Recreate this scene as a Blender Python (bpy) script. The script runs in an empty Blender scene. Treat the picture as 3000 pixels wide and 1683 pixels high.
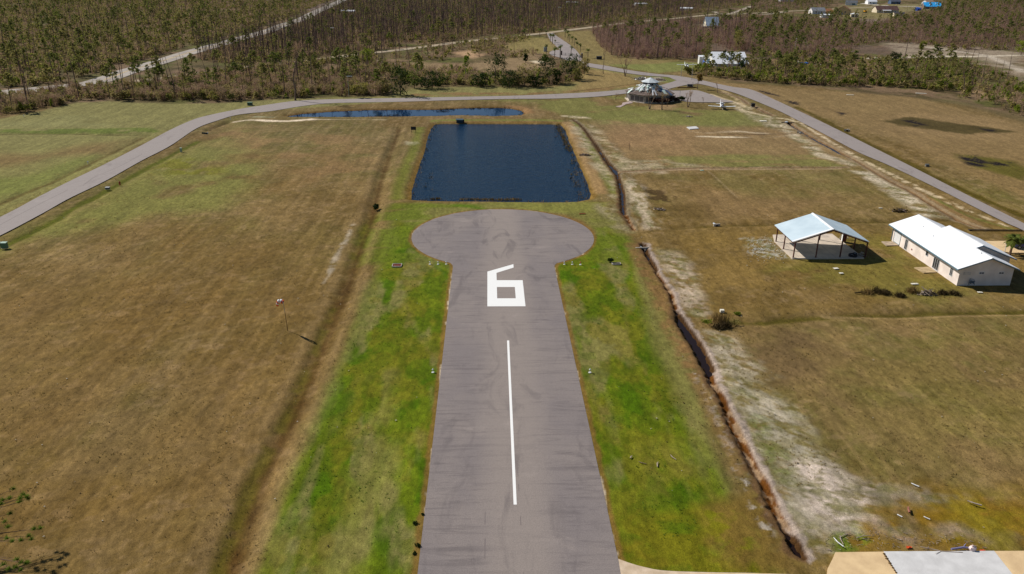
import bpy, math, random
import numpy as np
random.seed(7); rng=np.random.default_rng(7)
S=bpy.context.scene
# ------------------------------------------------------------------ camera
F,TH,YAW,ROLL,H=2287.142,0.39371152,0.03233943,0.01027178,50.0
_f=np.array([math.sin(YAW)*math.cos(TH),math.cos(YAW)*math.cos(TH),-math.sin(TH)])
_r=np.array([math.cos(YAW),-math.sin(YAW),0.0])
_d=np.array([-math.sin(YAW)*math.sin(TH),-math.cos(YAW)*math.sin(TH),-math.cos(TH)])
R_=math.cos(ROLL)*_r-math.sin(ROLL)*_d; D_=math.sin(ROLL)*_r+math.cos(ROLL)*_d; F_=_f
from mathutils import Matrix, Vector
cam=bpy.data.cameras.new('camera'); co=bpy.data.objects.new('camera',cam); S.collection.objects.link(co); S.camera=co
m=Matrix.Identity(4)
for i in range(3):
    m[i][0]=R_[i]; m[i][1]=-D_[i]; m[i][2]=-F_[i]
m[2][3]=H
co.matrix_world=m
cam.sensor_width=36; cam.lens=36*F/3000; cam.clip_end=20000; cam.clip_start=0.5
# ------------------------------------------------------------------ sky, sun, exposure
SUN_EL=math.radians(41); SD=np.array([-0.82,0.57]); SD=SD/np.linalg.norm(SD)
W=bpy.data.worlds.new('World'); S.world=W; W.use_nodes=True
wt=W.node_tree; sk=wt.nodes.new('ShaderNodeTexSky'); sk.sky_type='NISHITA'; sk.sun_disc=False
sk.sun_elevation=SUN_EL; sk.sun_rotation=math.atan2(SD[0],SD[1]); sk.air_density=1.0; sk.dust_density=0.2; sk.ozone_density=3.0
bg=wt.nodes['Background']; wt.links.new(sk.outputs[0],bg.inputs[0]); bg.inputs[1].default_value=0.055
sl=bpy.data.lights.new('sun','SUN'); sl.energy=4.5; sl.angle=math.radians(0.5); sl.color=(1.0,0.95,0.87)
so=bpy.data.objects.new('sun',sl); S.collection.objects.link(so)
so.rotation_euler=Vector((SD[0]*math.cos(SUN_EL),SD[1]*math.cos(SUN_EL),math.sin(SUN_EL))).to_track_quat('Z','Y').to_euler()
S.view_settings.view_transform='Standard'; S.view_settings.look='None'; S.view_settings.exposure=0.1; S.view_settings.gamma=1
S.render.engine='CYCLES'; S.cycles.max_bounces=5; S.cycles.diffuse_bounces=2; S.cycles.glossy_bounces=2
# ------------------------------------------------------------------ photograph plan -> ground coordinates
CR=dict(D=(0,0,3000,2576),Z0=(0,0,800,2569),C2=(700,0,800,2569),C3=(1400,0,800,2569),C4=(2200,0,800,2569),R1=(2200,560,800,2569),
 P5=(1780,200,400,2569),H6=(1950,100,300,2565),B3=(2200,1233,800,2569),WM=(0,1383,533,2567),A1=(1150,560,800,2569),
 A2=(1150,320,800,2569),A3=(1700,650,800,2569),A4=(1700,1100,800,2569),A5=(700,1000,800,2569),A6=(2200,330,800,2569),
 A7=(1700,320,800,2569),L1=(0,330,800,2569),L3=(600,330,800,2569),N4=(2300,0,500,2576),B2=(1150,1450,800,2576),PX=(0,0,1,1))
def G(px,py,z=0.0):
    v=F*F_+(px-1500)*R_+(py-841.5)*D_; t=(z-H)/min(v[2],-H*math.hypot(v[0],v[1])/4000); return (float(v[0]*t),float(v[1]*t))
def q(c,*pts,z=0.0):
    x0,y0,w,n=CR[c]; return [G(x0+a*w/n,y0+b*w/n,z) for a,b in pts]
def proj(X,Y,Z=0.0):
    v=np.array([X,Y,Z-H]); w=v@F_; return 1500+F*(v@R_)/w, 841.5+F*(v@D_)/w
def smooth(pts,n=8,closed=False):
    P=[np.array(p,float) for p in pts]; out=[]; N=len(P)
    rg=range(N if closed else N-1)
    for i in rg:
        g=(lambda j:P[j%N]) if closed else (lambda j:P[min(max(j,0),N-1)])
        a,b,c,d=g(i-1),g(i),g(i+1),g(i+2)
        for k in range(n):
            t=k/n; out.append(tuple(0.5*((2*b)+(-a+c)*t+(2*a-5*b+4*c-d)*t*t+(-a+3*b-3*c+d)*t**3)))
    if not closed: out.append(tuple(P[-1]))
    return out
def srgb(r,g,b):
    f=lambda c:(c/255/12.92) if c/255<=0.04045 else ((c/255+0.055)/1.055)**2.4
    return (f(r),f(g),f(b))
# ------------------------------------------------------------------ numpy noise
def _h(i,j,s):
    n=(i.astype(np.int64)*374761393+j.astype(np.int64)*668265263+s*1274126177)&0xffffffff
    n=((n^(n>>13))*1274126177)&0xffffffff
    return ((n^(n>>16))&0xffffff)/float(0xffffff)
def vn(x,y,s=0):
    i=np.floor(x); j=np.floor(y); fx=x-i; fy=y-j; fx=fx*fx*(3-2*fx); fy=fy*fy*(3-2*fy)
    i=i.astype(np.int64); j=j.astype(np.int64)
    a=_h(i,j,s); b=_h(i+1,j,s); c=_h(i,j+1,s); d=_h(i+1,j+1,s)
    return (a*(1-fx)+b*fx)*(1-fy)+(c*(1-fx)+d*fx)*fy
def fbm(x,y,sc,s=0,o=4,st=(1,1),ang=0):
    ca,sa=math.cos(ang),math.sin(ang); u=(x*ca+y*sa)/sc/st[0]; v=(-x*sa+y*ca)/sc/st[1]
    t=0;a=1;w=0
    for k in range(o):
        t=t+a*vn(u*2**k+17.3*k,v*2**k-9.1*k,s+k); w+=a; a*=0.55
    return t/w
def sstep(a,b,x):
    t=np.clip((x-a)/(b-a),0,1); return t*t*(3-2*t)
def dline(X,Y,pts,w):
    """distance to a polyline minus its half width (w constant or one per point)"""
    P=np.array(pts); w=np.full(len(P),w,float) if np.isscalar(w) else np.array(w,float)
    best=np.full(X.shape,1e9)
    for k in range(len(P)-1):
        a,b=P[k],P[k+1]; e=b-a; L=e@e+1e-9
        t=np.clip(((X-a[0])*e[0]+(Y-a[1])*e[1])/L,0,1)
        d=np.hypot(X-a[0]-t*e[0],Y-a[1]-t*e[1])-(w[k]*(1-t)+w[k+1]*t)/2
        best=np.minimum(best,d)
    return best
def sdpoly(X,Y,pts):
    P=np.array(pts); n=len(P); best=np.full(X.shape,1e18); ins=np.zeros(X.shape,bool)
    for k in range(n):
        a,b=P[k],P[(k+1)%n]; e=b-a; L=e@e+1e-9
        t=np.clip(((X-a[0])*e[0]+(Y-a[1])*e[1])/L,0,1)
        best=np.minimum(best,(X-a[0]-t*e[0])**2+(Y-a[1]-t*e[1])**2)
        c=((a[1]>Y)!=(b[1]>Y))
        if b[1]!=a[1]: ins^=c&(X<(b[0]-a[0])*(Y-a[1])/(b[1]-a[1])+a[0])
    d=np.sqrt(best); return np.where(ins,-d,d)
# ------------------------------------------------------------------ materials
def mat(name,col,rough=0.85,col2=None,scale=3.0,bump=0.0,bscale=20.0,metal=0.0,spec=0.3,stretch=None,detail=5,emit=None,contrast=(0.35,0.65)):
    m=bpy.data.materials.new(name); m.use_nodes=True; nt=m.node_tree; b=nt.nodes['Principled BSDF']
    b.inputs['Roughness'].default_value=rough; b.inputs['Metallic'].default_value=metal
    b.inputs['Specular IOR Level'].default_value=spec
    b.inputs['Base Color'].default_value=(*col,1)
    if col2 is not None or bump>0:
        tc=nt.nodes.new('ShaderNodeTexCoord'); mp=nt.nodes.new('ShaderNodeMapping'); nt.links.new(tc.outputs['Object'],mp.inputs[0])
        if stretch: mp.inputs['Scale'].default_value=stretch
    if col2 is not None:
        nz=nt.nodes.new('ShaderNodeTexNoise'); nz.inputs['Scale'].default_value=scale; nz.inputs['Detail'].default_value=detail
        nt.links.new(mp.outputs[0],nz.inputs['Vector'])
        rp=nt.nodes.new('ShaderNodeValToRGB'); rp.color_ramp.elements[0].position=contrast[0]; rp.color_ramp.elements[1].position=contrast[1]
        rp.color_ramp.elements[0].color=(*col,1); rp.color_ramp.elements[1].color=(*col2,1)
        nt.links.new(nz.outputs['Fac'],rp.inputs[0]); nt.links.new(rp.outputs[0],b.inputs['Base Color'])
    if bump>0:
        n2=nt.nodes.new('ShaderNodeTexNoise'); n2.inputs['Scale'].default_value=bscale; n2.inputs['Detail'].default_value=4
        nt.links.new(mp.outputs[0],n2.inputs['Vector'])
        bp=nt.nodes.new('ShaderNodeBump'); bp.inputs['Strength'].default_value=bump; bp.inputs['Distance'].default_value=0.1
        nt.links.new(n2.outputs['Fac'],bp.inputs['Height']); nt.links.new(bp.outputs[0],b.inputs['Normal'])
    return m
def foliage(name,cols):
    """leaf colour varies from plant to plant and clump to clump"""
    m=bpy.data.materials.new(name); m.use_nodes=True; nt=m.node_tree; b=nt.nodes['Principled BSDF']
    b.inputs['Roughness'].default_value=0.8; b.inputs['Specular IOR Level'].default_value=0.15
    oi=nt.nodes.new('ShaderNodeObjectInfo'); at=nt.nodes.new('ShaderNodeAttribute'); at.attribute_name='rnd'
    ad=nt.nodes.new('ShaderNodeMath'); ad.operation='ADD'; nt.links.new(oi.outputs['Random'],ad.inputs[0]); nt.links.new(at.outputs['Fac'],ad.inputs[1])
    fr=nt.nodes.new('ShaderNodeMath'); fr.operation='FRACT'; nt.links.new(ad.outputs[0],fr.inputs[0])
    rp=nt.nodes.new('ShaderNodeValToRGB'); e=rp.color_ramp.elements
    while len(e)<len(cols): e.new(0.5)
    for k,c in enumerate(cols): e[k].position=k/(len(cols)-1); e[k].color=(*c,1)
    nt.links.new(fr.outputs[0],rp.inputs[0])
    tc=nt.nodes.new('ShaderNodeTexCoord'); nz=nt.nodes.new('ShaderNodeTexNoise'); nz.inputs['Scale'].default_value=1.3
    nt.links.new(tc.outputs['Object'],nz.inputs['Vector'])
    mr=nt.nodes.new('ShaderNodeMapRange'); mr.inputs[1].default_value=0.3; mr.inputs[2].default_value=0.7; mr.inputs[3].default_value=0.65; mr.inputs[4].default_value=1.35
    nt.links.new(nz.outputs['Fac'],mr.inputs[0])
    mx=nt.nodes.new('ShaderNodeVectorMath'); mx.operation='SCALE'; nt.links.new(rp.outputs[0],mx.inputs[0]); nt.links.new(mr.outputs[0],mx.inputs['Scale'])
    nt.links.new(mx.outputs[0],b.inputs['Base Color'])
    # thin leaves and twigs let part of the light through
    tr=nt.nodes.new('ShaderNodeBsdfTranslucent'); nt.links.new(mx.outputs[0],tr.inputs['Color']); ms=nt.nodes.new('ShaderNodeMixShader'); ms.inputs[0].default_value=.45
    nt.links.new(b.outputs[0],ms.inputs[1]); nt.links.new(tr.outputs[0],ms.inputs[2]); nt.links.new(ms.outputs[0],nt.nodes['Material Output'].inputs['Surface'])
    return m
def metal_roof(name,col,col2,axis=1,pitch=0.45,depth=0.5):
    """standing-seam sheet: ribs along the slope by bump, faint weathering"""
    m=mat(name,col,0.45,col2,0.35,spec=0.4,contrast=(0.3,0.75)); nt=m.node_tree; b=nt.nodes['Principled BSDF']
    tc=nt.nodes.new('ShaderNodeTexCoord'); wv=nt.nodes.new('ShaderNodeTexWave'); wv.wave_type='BANDS'; wv.bands_direction='XYZ'[axis]
    wv.inputs['Scale'].default_value=1/pitch/3.1; nt.links.new(tc.outputs['Object'],wv.inputs['Vector'])
    bp=nt.nodes.new('ShaderNodeBump'); bp.inputs['Strength'].default_value=depth; bp.inputs['Distance'].default_value=0.04
    nt.links.new(wv.outputs['Fac'],bp.inputs['Height']); nt.links.new(bp.outputs[0],b.inputs['Normal'])
    return m
# ------------------------------------------------------------------ object helpers
COL=S.collection
def tag(o,label=None,cat=None,group=None,kind=None):
    if label: o['label']=label
    if cat: o['category']=cat
    if group: o['group']=group
    if kind: o['kind']=kind
    return o
def thing(name,label,cat,loc=(0,0,0),rz=0,group=None):
    o=bpy.data.objects.new(name,None); COL.objects.link(o); o.location=loc; o.rotation_euler=(0,0,rz); o.empty_display_size=0.3
    return tag(o,label,cat,group)
class M:
    def __init__(s): s.v=[]; s.f=[]; s.mi=[]; s.cur=0
    def face(s,pts):
        n=len(s.v); s.v+= [tuple(map(float,p)) for p in pts]; s.f.append(tuple(range(n,n+len(pts)))); s.mi.append(s.cur); return s
    def box(s,c,d,rz=0,tilt=None):
        cx,cy,cz=c; a,b,h=d[0]/2,d[1]/2,d[2]/2; R=Matrix.Rotation(rz,3,'Z')
        if tilt: R=R@Matrix.Rotation(tilt[0],3,'X')@Matrix.Rotation(tilt[1],3,'Y')
        P=[R@Vector((x,y,z)) for z in(-h,h) for x,y in((-a,-b),(a,-b),(a,b),(-a,b))]
        n=len(s.v); s.v+=[(p.x+cx,p.y+cy,p.z+cz) for p in P]
        for q_ in((0,3,2,1),(4,5,6,7),(0,1,5,4),(1,2,6,5),(2,3,7,6),(3,0,4,7)): s.f.append(tuple(n+k for k in q_)); s.mi.append(s.cur)
        return s
    def tube(s,pts,rads,n=8,cap=True):
        P=[Vector(p) for p in pts]; base=len(s.v)
        for k,p in enumerate(P):
            t=(P[min(k+1,len(P)-1)]-P[max(k-1,0)]).normalized(); a=Vector((0,0,1)) if abs(t.z)<0.9 else Vector((1,0,0))
            u=t.cross(a).normalized(); w=t.cross(u)
            for j in range(n):
                an=2*math.pi*j/n; c=p+(u*math.cos(an)+w*math.sin(an))*rads[k]; s.v.append(tuple(c))
        for k in range(len(P)-1):
            for j in range(n):
                a=base+k*n+j; b=base+k*n+(j+1)%n; s.f.append((a,b,b+n,a+n)); s.mi.append(s.cur)
        if cap:
            s.f.append(tuple(base+j for j in range(n))[::-1]); s.mi.append(s.cur)
            s.f.append(tuple(base+(len(P)-1)*n+j for j in range(n))); s.mi.append(s.cur)
        return s
    def prism(s,poly,z0,z1):
        n=len(poly); b=len(s.v); s.v+=[(x,y,z0) for x,y in poly]+[(x,y,z1) for x,y in poly]
        s.f.append(tuple(range(b,b+n))[::-1]); s.f.append(tuple(range(b+n,b+2*n))); s.mi+=[s.cur]*2
        for k in range(n): s.f.append((b+k,b+(k+1)%n,b+n+(k+1)%n,b+n+k)); s.mi.append(s.cur)
        return s
    def slab(s,pts,t):
        """thick sheet: polygon in 3-D given thickness t downward along its normal"""
        P=[Vector(p) for p in pts]; nn=(P[1]-P[0]).cross(P[2]-P[0]).normalized()
        if nn.z<0: P=P[::-1]; nn=-nn
        n=len(P); b=len(s.v); s.v+=[tuple(p) for p in P]+[tuple(p-nn*t) for p in P]
        s.f.append(tuple(range(b,b+n))); s.f.append(tuple(range(b+n,b+2*n))[::-1]); s.mi+=[s.cur]*2
        for k in range(n): s.f.append((b+(k+1)%n,b+k,b+n+k,b+n+(k+1)%n)); s.mi.append(s.cur)
        return s
    def blob(s,c,r,n=10,m_=6,jit=0.1,seed=0):
        rr=random.Random(seed); b=len(s.v)
        for i in range(m_+1):
            th=math.pi*i/m_
            for j in range(n):
                ph=2*math.pi*j/n; k=1+rr.uniform(-jit,jit)
                s.v.append((c[0]+r[0]*k*math.sin(th)*math.cos(ph),c[1]+r[1]*k*math.sin(th)*math.sin(ph),c[2]+r[2]*k*math.cos(th)))
        for i in range(m_):
            for j in range(n):
                a=b+i*n+j; d=b+i*n+(j+1)%n; s.f.append((a,a+n,d+n,d)); s.mi.append(s.cur)
        return s
    def build(s,name,mats,parent=None,smooth_=False,rnd=None):
        me=bpy.data.meshes.new(name); me.from_pydata(s.v,[],s.f); 
        if not isinstance(mats,(list,tuple)): mats=[mats]
        for m_ in mats: me.materials.append(m_)
        if len(mats)>1: me.polygons.foreach_set('material_index',s.mi)
        if smooth_: me.polygons.foreach_set('use_smooth',[True]*len(me.polygons))
        me.update(); o=bpy.data.objects.new(name,me); COL.objects.link(o)
        if parent: o.parent=parent
        return o
def strip(name,A,B,m_,z=0.0,n=10,kind='structure',parent=None):
    A=smooth(A,n); B=smooth(B,n); L=max(len(A),len(B))
    def rs(P):
        P=np.array(P); s_=np.r_[0,np.cumsum(np.hypot(*np.diff(P,axis=0).T))]; t=np.linspace(0,s_[-1],L)
        return np.c_[np.interp(t,s_,P[:,0]),np.interp(t,s_,P[:,1])]
    A=rs(A);B=rs(B); K=M(); b=0
    K.v=[(x,y,z) for x,y in A]+[(x,y,z) for x,y in B]
    K.f=[(k,k+1,L+k+1,L+k) for k in range(L-1)]; K.mi=[0]*(L-1)
    o=K.build(name,m_,parent); 
    if kind: o['kind']=kind
    return o, list(map(tuple,A))+list(map(tuple,B[::-1]))
def sheet(name,poly,m_,z,kind='structure',parent=None):
    import mathutils.geometry as mg
    tr=mg.tessellate_polygon([[Vector((x,y,0)) for x,y in poly]])
    me=bpy.data.meshes.new(name)
    A=sum((poly[k][0]*poly[(k+1)%len(poly)][1]-poly[(k+1)%len(poly)][0]*poly[k][1]) for k in range(len(poly)))
    fs=[]
    for t in tr:
        a,b,c=[poly[k] for k in t]
        fs.append(t if (b[0]-a[0])*(c[1]-a[1])-(c[0]-a[0])*(b[1]-a[1])>0 else t[::-1])
    me.from_pydata([(x,y,z) for x,y in poly],[],fs); me.materials.append(m_); o=bpy.data.objects.new(name,me); COL.objects.link(o)
    if parent: o.parent=parent
    if kind: o['kind']=kind
    return o
# ------------------------------------------------------------------ road and runway outlines
def off(L,d): # simple offset of closed polygon about centroid
    c=np.mean(L,axis=0); return [tuple(c+(np.array(p)-c)*(1+d/np.hypot(*(np.array(p)-c)))) for p in L]
RX0,RX1=-6.34,11.71; CCX,CCY,CRR=2.845,146.77,17.97
def runway_poly():
    P=[(RX0,-60),(RX1,-60)]
    a1=math.atan2(-math.sqrt(CRR**2-(RX1-CCX+0.6)**2),RX1-CCX+0.6); P+=[(RX1,CCY+math.sin(a1)*CRR-2.2),(RX1+0.12,CCY+math.sin(a1)*CRR-1.1)]
    a0=math.pi-math.atan2(-math.sqrt(CRR**2-(CCX-RX0+0.6)**2),CCX-RX0+0.6)-2*math.pi
    a0=math.atan2(-math.sqrt(CRR**2-(CCX-RX0+0.6)**2),-(CCX-RX0+0.6))+2*math.pi
    for k in range(97):
        a=a1+(a0-a1)*k/96; P.append((CCX+math.cos(a)*CRR,CCY+math.sin(a)*CRR))
    P+=[(RX0-0.12,CCY+math.sin(a0)*CRR-1.1),(RX0,CCY+math.sin(a0)*CRR-2.2)]
    return P
RUNWAY=runway_poly()
g=lambda c,*p:q(c,*p)
R_LEFT=(g('L1',(-900,1400),(0,985),(370,790),(700,625),(1000,480),(1330,310),(1600,165),(1800,75),(1950,30))+g('C2',(0,1028),(250,990),(500,955),(800,938),(1300,928),(2000,915),(2569,903))+g('C3',(700,888),(1100,868),(1400,843),(1600,826),(1730,800),(1820,775),(1870,757),(1900,752)),
        g('L1',(-900,1600),(0,1160),(400,950),(650,810),(1000,640),(1330,455),(1600,315),(1850,150),(2050,75))+g('C2',(0,1080),(300,1048),(600,1000),(900,972),(1500,960),(2000,945),(2569,933))+g('C3',(700,930),(1100,913),(1400,882),(1600,868),(1750,850),(1850,825),(1970,800),(2060,792)))
R_RIGHT=(g('C3',(700,305),(740,340),(800,380),(900,450),(960,520),(985,570),(1040,595),(1200,620),(1440,665),(1700,700),(1860,713),(2040,743),(2200,778),(2400,820))+g('C4',(0,845),(200,930),(500,1070),(800,1215),(1250,1440))+g('A6',(1600,555),(2000,760),(2400,960),(2569,1045),(3300,1420)),
         g('C3',(650,318),(680,380),(760,460),(830,530),(900,590),(960,612),(1100,642),(1400,690),(1600,715),(1780,727),(1860,755),(2000,782),(2100,795),(2250,832),(2400,872))+g('C4',(0,935),(250,1040),(450,1140),(700,1270),(1000,1430))+g('A6',(1300,500),(1700,690),(2100,890),(2400,1040),(2569,1115),(3300,1490)))
# far roads: centre lines with a constant width
R_FARW=g('Z0',(-300,895),(35,882),(250,850),(500,824),(760,800),(900,780),(980,752),(1080,718),(1200,672),(1500,585),(1800,490),(2100,410),(2569,280))+g('C2',(340,262),(600,180),(720,115),(960,10),(1080,-60))
R_FARE=g('Z0',(960,800),(1150,785),(1280,765),(1500,745),(1800,702),(2100,662),(2480,622))+g('C2',(230,620),(500,592),(850,548),(1150,507),(1400,485),(1600,460),(1850,430),(2100,395),(2569,348))+g('C3',(350,345),(640,312),(860,285),(1200,242),(1500,208),(1900,172),(2200,140),(2510,132))+g('C4',(330,108),(600,98),(900,80))+g('N4',(1700,100),(2200,110),(2600,120))
def band(cl,w):
    C=np.array(smooth(cl,6)); t=np.gradient(C,axis=0); t/=np.hypot(t[:,0],t[:,1])[:,None]+1e-9; n_=np.c_[-t[:,1],t[:,0]]*w/2
    return list(map(tuple,(C+n_)[::4]))+[tuple((C+n_)[-1])],list(map(tuple,(C-n_)[::4]))+[tuple((C-n_)[-1])]
APRON=g('C3',(1760,845),(1870,858),(2050,852),(2180,888),(2300,935),(2400,962),(2200,966),(2000,962),(1880,945),(1800,925),(1740,900))
GATE=g('C3',(672,500),(700,480),(760,474),(830,490),(880,520),(930,580),(860,575),(770,545),(700,525))
POND=q('A2',(182,855),(184,780),(220,660),(262,520),(300,430),(335,280),(365,190),(400,150),(450,135),(1000,134),(1400,134),(1570,140),(1620,200),(1660,310),(1720,450),(1790,620),(1830,720),(1862,800),(1845,850),(1740,872),(1600,878),(1200,874),(600,868),(350,866),z=-0.5)
BACKPOND=q('C2',(440,1100),(600,1075),(900,1052),(1200,1040),(1500,1036),(1900,1035),(2100,1022),(2569,1018),z=-0.5)+q('C3',(100,1018),(300,1025),(400,1045),(430,1070),(400,1088),(150,1098),z=-0.5)+q('C2',(2100,1088),(1800,1098),(1200,1104),(600,1106),z=-0.5)
def pl(c,pts,z=0.0):
    return q(c,*[(a,b) for a,b,*_ in pts],z=z)
# ditches: (centre line, water width, water level z, bank slope, bed depth)
D1=pl('A3',[(592,240),(610,290),(650,370),(705,460),(722,500)],-.7); W1=[1.3,1.1,.9,.8,.4]
D1m=pl('A3',[(722,500),(745,540),(790,610),(850,700),(880,790),(905,870)],-.7); W1m=[.5,.35,.5,.7,.5,.7]
D1b=pl('A3',[(905,870),(925,920),(965,1000),(1040,1110),(1100,1200),(1150,1300),(1205,1420)],-.7)+pl('A4',[(1215,20)],-.7); W1b=[.7,1.1,1.6,1.9,1.8,1.7,1.7,1.1]
D1c=pl('A4',[(1220,30),(1245,110),(1320,220),(1370,340),(1445,510),(1510,640),(1580,790),(1635,910),(1710,1020),(1760,1130),(1810,1250),(1860,1370),(1910,1445)],-.7)+pl('B3',[(345,1085)],-.7); W1c=[.9,.8,.7,.9,1.1,1.0,.9,.9,.9,.9,.9,.9,.9,.8]
D1d=pl('B3',[(340,1090),(385,1180),(430,1260),(490,1335)],-.7); W1d=[.7,1.3,1.3,.6]
D2=pl('A2',[(1700,110),(1780,170),(1850,260),(1905,335),(1960,420),(2030,520),(2100,600),(2118,640),(2140,720),(2160,800),(2165,900),(2172,980),(2190,1012)],-.5); W2=[.3,.5,.7,.9,1.0,1.1,1.8,1.0,1.1,1.3,1.2,1.1,.7]
D2m=pl('A2',[(2190,1012),(2215,1055),(2240,1100),(2272,1150)],-.5); W2m=[.8,.7,.7,.6]
D3=pl('C4',[(20,1005),(110,1055),(205,1100)],-.5); W3=[.8,1.0,.8]
D3b=pl('A6',[(345,100),(400,140),(450,170),(600,262),(750,340),(850,398),(950,440)],-.5); W3b=[1.5,1.3,1.2,1.4,1.6,1.4,.5]
D3c=pl('A6',[(950,440),(1050,500),(1200,592),(1350,680),(1500,752),(1650,850),(1800,940),(1950,1020),(2100,1082),(2170,1105)],-.4); W3c=[.6,.5,.5,.5,.6,.6,.6,.6,.5,.3]
D3a=pl('C3',[(2280,870),(2400,905),(2480,940),(2540,985)],-.3); W3a=[.3,.5,.6,.6]
D4=pl('A7',[(370,600),(500,590),(700,580),(900,568),(1200,560),(1500,562),(1800,556),(2100,556),(2400,556),(2500,554)],-.3); W4=.5
WATERS=[(D1,W1,-.7,1.0,1.2,1),(D1m,W1m,-.7,.9,.70,1),(D1b,W1b,-.7,.95,1.2,1),(D1c,W1c,-.7,.8,.62,2),(D1d,W1d,-.7,1.1,1.2,1),
 (D2,W2,-.5,.6,.9,1),(D2m,W2m,-.5,.7,.55,0),(D3,W3,-.5,.5,.8,1),(D3b,W3b,-.5,.5,.9,1),(D3c,W3c,-.4,.3,.42,0),(D3a,W3a,-.3,.3,.33,0),(D4,W4,-.35,.45,.5,0)]
SW1=pl('D',[(1003,322),(985,375),(965,430),(945,500),(930,560),(905,620),(880,700),(838,800),(790,915),(755,1000),(706,1100),(655,1200),(622,1290),(590,1370),(560,1460)])
SWALES=[(SW1,.9,.55,1.25),(pl('L1',[(-300,1400),(150,1190),(500,1010),(700,880),(900,780),(1100,670),(1350,530),(1600,400),(1850,270)]),.8,.3,1.8),
 (pl('L1',[(1945,165),(2050,120),(2150,85)]),.6,.6,.8),(pl('L1',[(-200,960),(0,850),(250,740),(500,640),(750,520),(950,420),(1200,300),(1350,225)]),.8,.3,1.8),
 (pl('L1',[(-300,190),(0,195),(600,190),(1000,200),(1400,205)]),.6,.4,1.5),
 (pl('A6',[(430,-60),(600,20),(900,180),(1200,330),(1500,470),(1700,580),(2000,720),(2300,850),(2569,965),(3200,1250)]),1.0,.25,2.5),
 (pl('A3',[(1400,930),(1700,935),(2100,900),(2569,870)])+pl('R1',[(1400,1160),(2000,1135),(2569,1130),(3300,1110)]),.7,.3,1.1),
 (pl('A7',[(900,1115),(1300,1085),(1600,1085),(1850,1070),(2300,1040)])+pl('R1',[(950,280),(1300,280),(1900,265)]),.6,.3,1.0)]
# ------------------------------------------------------------------ ground sheet: terrain + soil and grass colours
rows_px=np.arange(1730,-70,-1.9)
Yr=np.array([G(1432,y)[1] for y in rows_px]); Yr=np.r_[np.linspace(-250,Yr[0]-1,16),Yr,np.geomspace(Yr[-1]+60,16000,14)]
uu=np.r_[np.linspace(-3.2,-.76,20),np.linspace(-.75,.75,1150),np.linspace(.76,3.2,20)]
U,V=np.meshgrid(uu,Yr); base_=np.maximum(V+60,70); X=(U*base_).ravel(); Y=V.ravel()
N=X.size
def near(pts,pad):
    P=np.array(pts); return np.where((X>P[:,0].min()-pad)&(X<P[:,0].max()+pad)&(Y>P[:,1].min()-pad)&(Y<P[:,1].max()+pad))[0]
Z=-0.03-0.10*fbm(X,Y,9,3,3)-0.06*fbm(X,Y,2.2,9,2)
for P_ in (RUNWAY,):
    i=near(P_,6); d=sdpoly(X[i],Y[i],P_); Z[i]*=sstep(0,4,d)*.9+.1*(d>0.3)
BANK=np.zeros(N)
for P_,dep in((POND,-2.0),(BACKPOND,-1.6)):
    i=near(P_,12); d=sdpoly(X[i],Y[i],P_)+0.5*(fbm(X[i],Y[i],4,77,3)-.5); h=np.clip(-.5+.28*d,dep,0); Z[i]=np.minimum(Z[i]*.4+h,np.where(d<2.2,h,9)); BANK[i]=np.maximum(BANK[i],np.exp(-np.abs(d-.6)/1.2))
for pts,w,zl,sl_,dep,_ in WATERS:
    i=near(pts,7); x,y=X[i],Y[i]; d=dline(x,y,smooth(pts,4),np.interp(np.arange(len(smooth(pts,4)))/4,np.arange(len(pts)),w if not np.isscalar(w) else [w]*len(pts)))
    d=d+.42+.75*(fbm(x,y,.9,31,3)-.5); bed=-dep+.12*(fbm(x,y,.8,5,3)-.5)
    h=np.maximum(zl+d*sl_,bed); Z[i]=np.minimum(Z[i],np.where(h<0,h+Z[i]*.3,9))
for pts,w,dep,sp in SWALES:
    i=near(pts,7); d=dline(X[i],Y[i],smooth(pts,4),w); Z[i]-=dep*np.exp(-(np.maximum(d,0)/sp)**2)*(d<6)
# ---- colours
C=lambda r,g_,b:np.array(srgb(r,g_,b))
lo=fbm(X,Y,45,11,4); lo2=fbm(X,Y,14,21,4); fine=fbm(X,Y,1.6,41,4); fine2=fbm(X,Y,.55,51,3); fdia=fbm(X,Y,.9,61,4,st=(4,1),ang=.6)
def mixc(m,c): 
    global COLR; COLR=COLR*(1-m[:,None])+np.array(c)[None]*m[:,None]
COLR=np.tile(C(124,100,58),(N,1))
COLR*=.80; COLR*=np.array([.97,1,.92])[None]; mixc(sstep(.42,.60,lo)*.6,C(108,98,54)); mixc(sstep(.55,.7,lo)*.35,C(100,100,48)); mixc(sstep(.5,.68,lo2)*.4,C(136,111,72)); mixc(sstep(.5,.36,lo2)*.25,C(108,84,42))
mixc(sstep(.6,.75,fine)*.35,C(150,124,92)); mixc(sstep(.42,.3,fine)*.25,C(98,78,36)); streak=fbm(X,Y,.8,71,3,st=(1,14)); mixc(sstep(.5,.72,streak)*.30,C(142,118,78)); mixc(sstep(.46,.3,streak)*.22,C(100,80,40)); mixc(sstep(.52,.75,fdia)*.3,C(138,116,78))
def fill(pts,c,op=1.0,fe=1.0,na=1.0,ns=3.0,patch=None,seed=0,ang=0,st=(1,1),pad=None):
    pad=pad or fe+na+1; i=near(pts,pad); 
    if len(i)==0: return
    x,y=X[i],Y[i]; d=sdpoly(x,y,pts)+na*2*(fbm(x,y,ns,seed+100,4,st,ang)-.5); m_=sstep(fe,-fe,d)*op
    if patch: m_=m_*sstep(patch[0]-patch[1],patch[0]+patch[1],fbm(x,y,patch[2],seed+200,4,st,ang))
    COLR[i]=COLR[i]*(1-m_[:,None])+np.array(c)[None]*m_[:,None]
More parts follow.
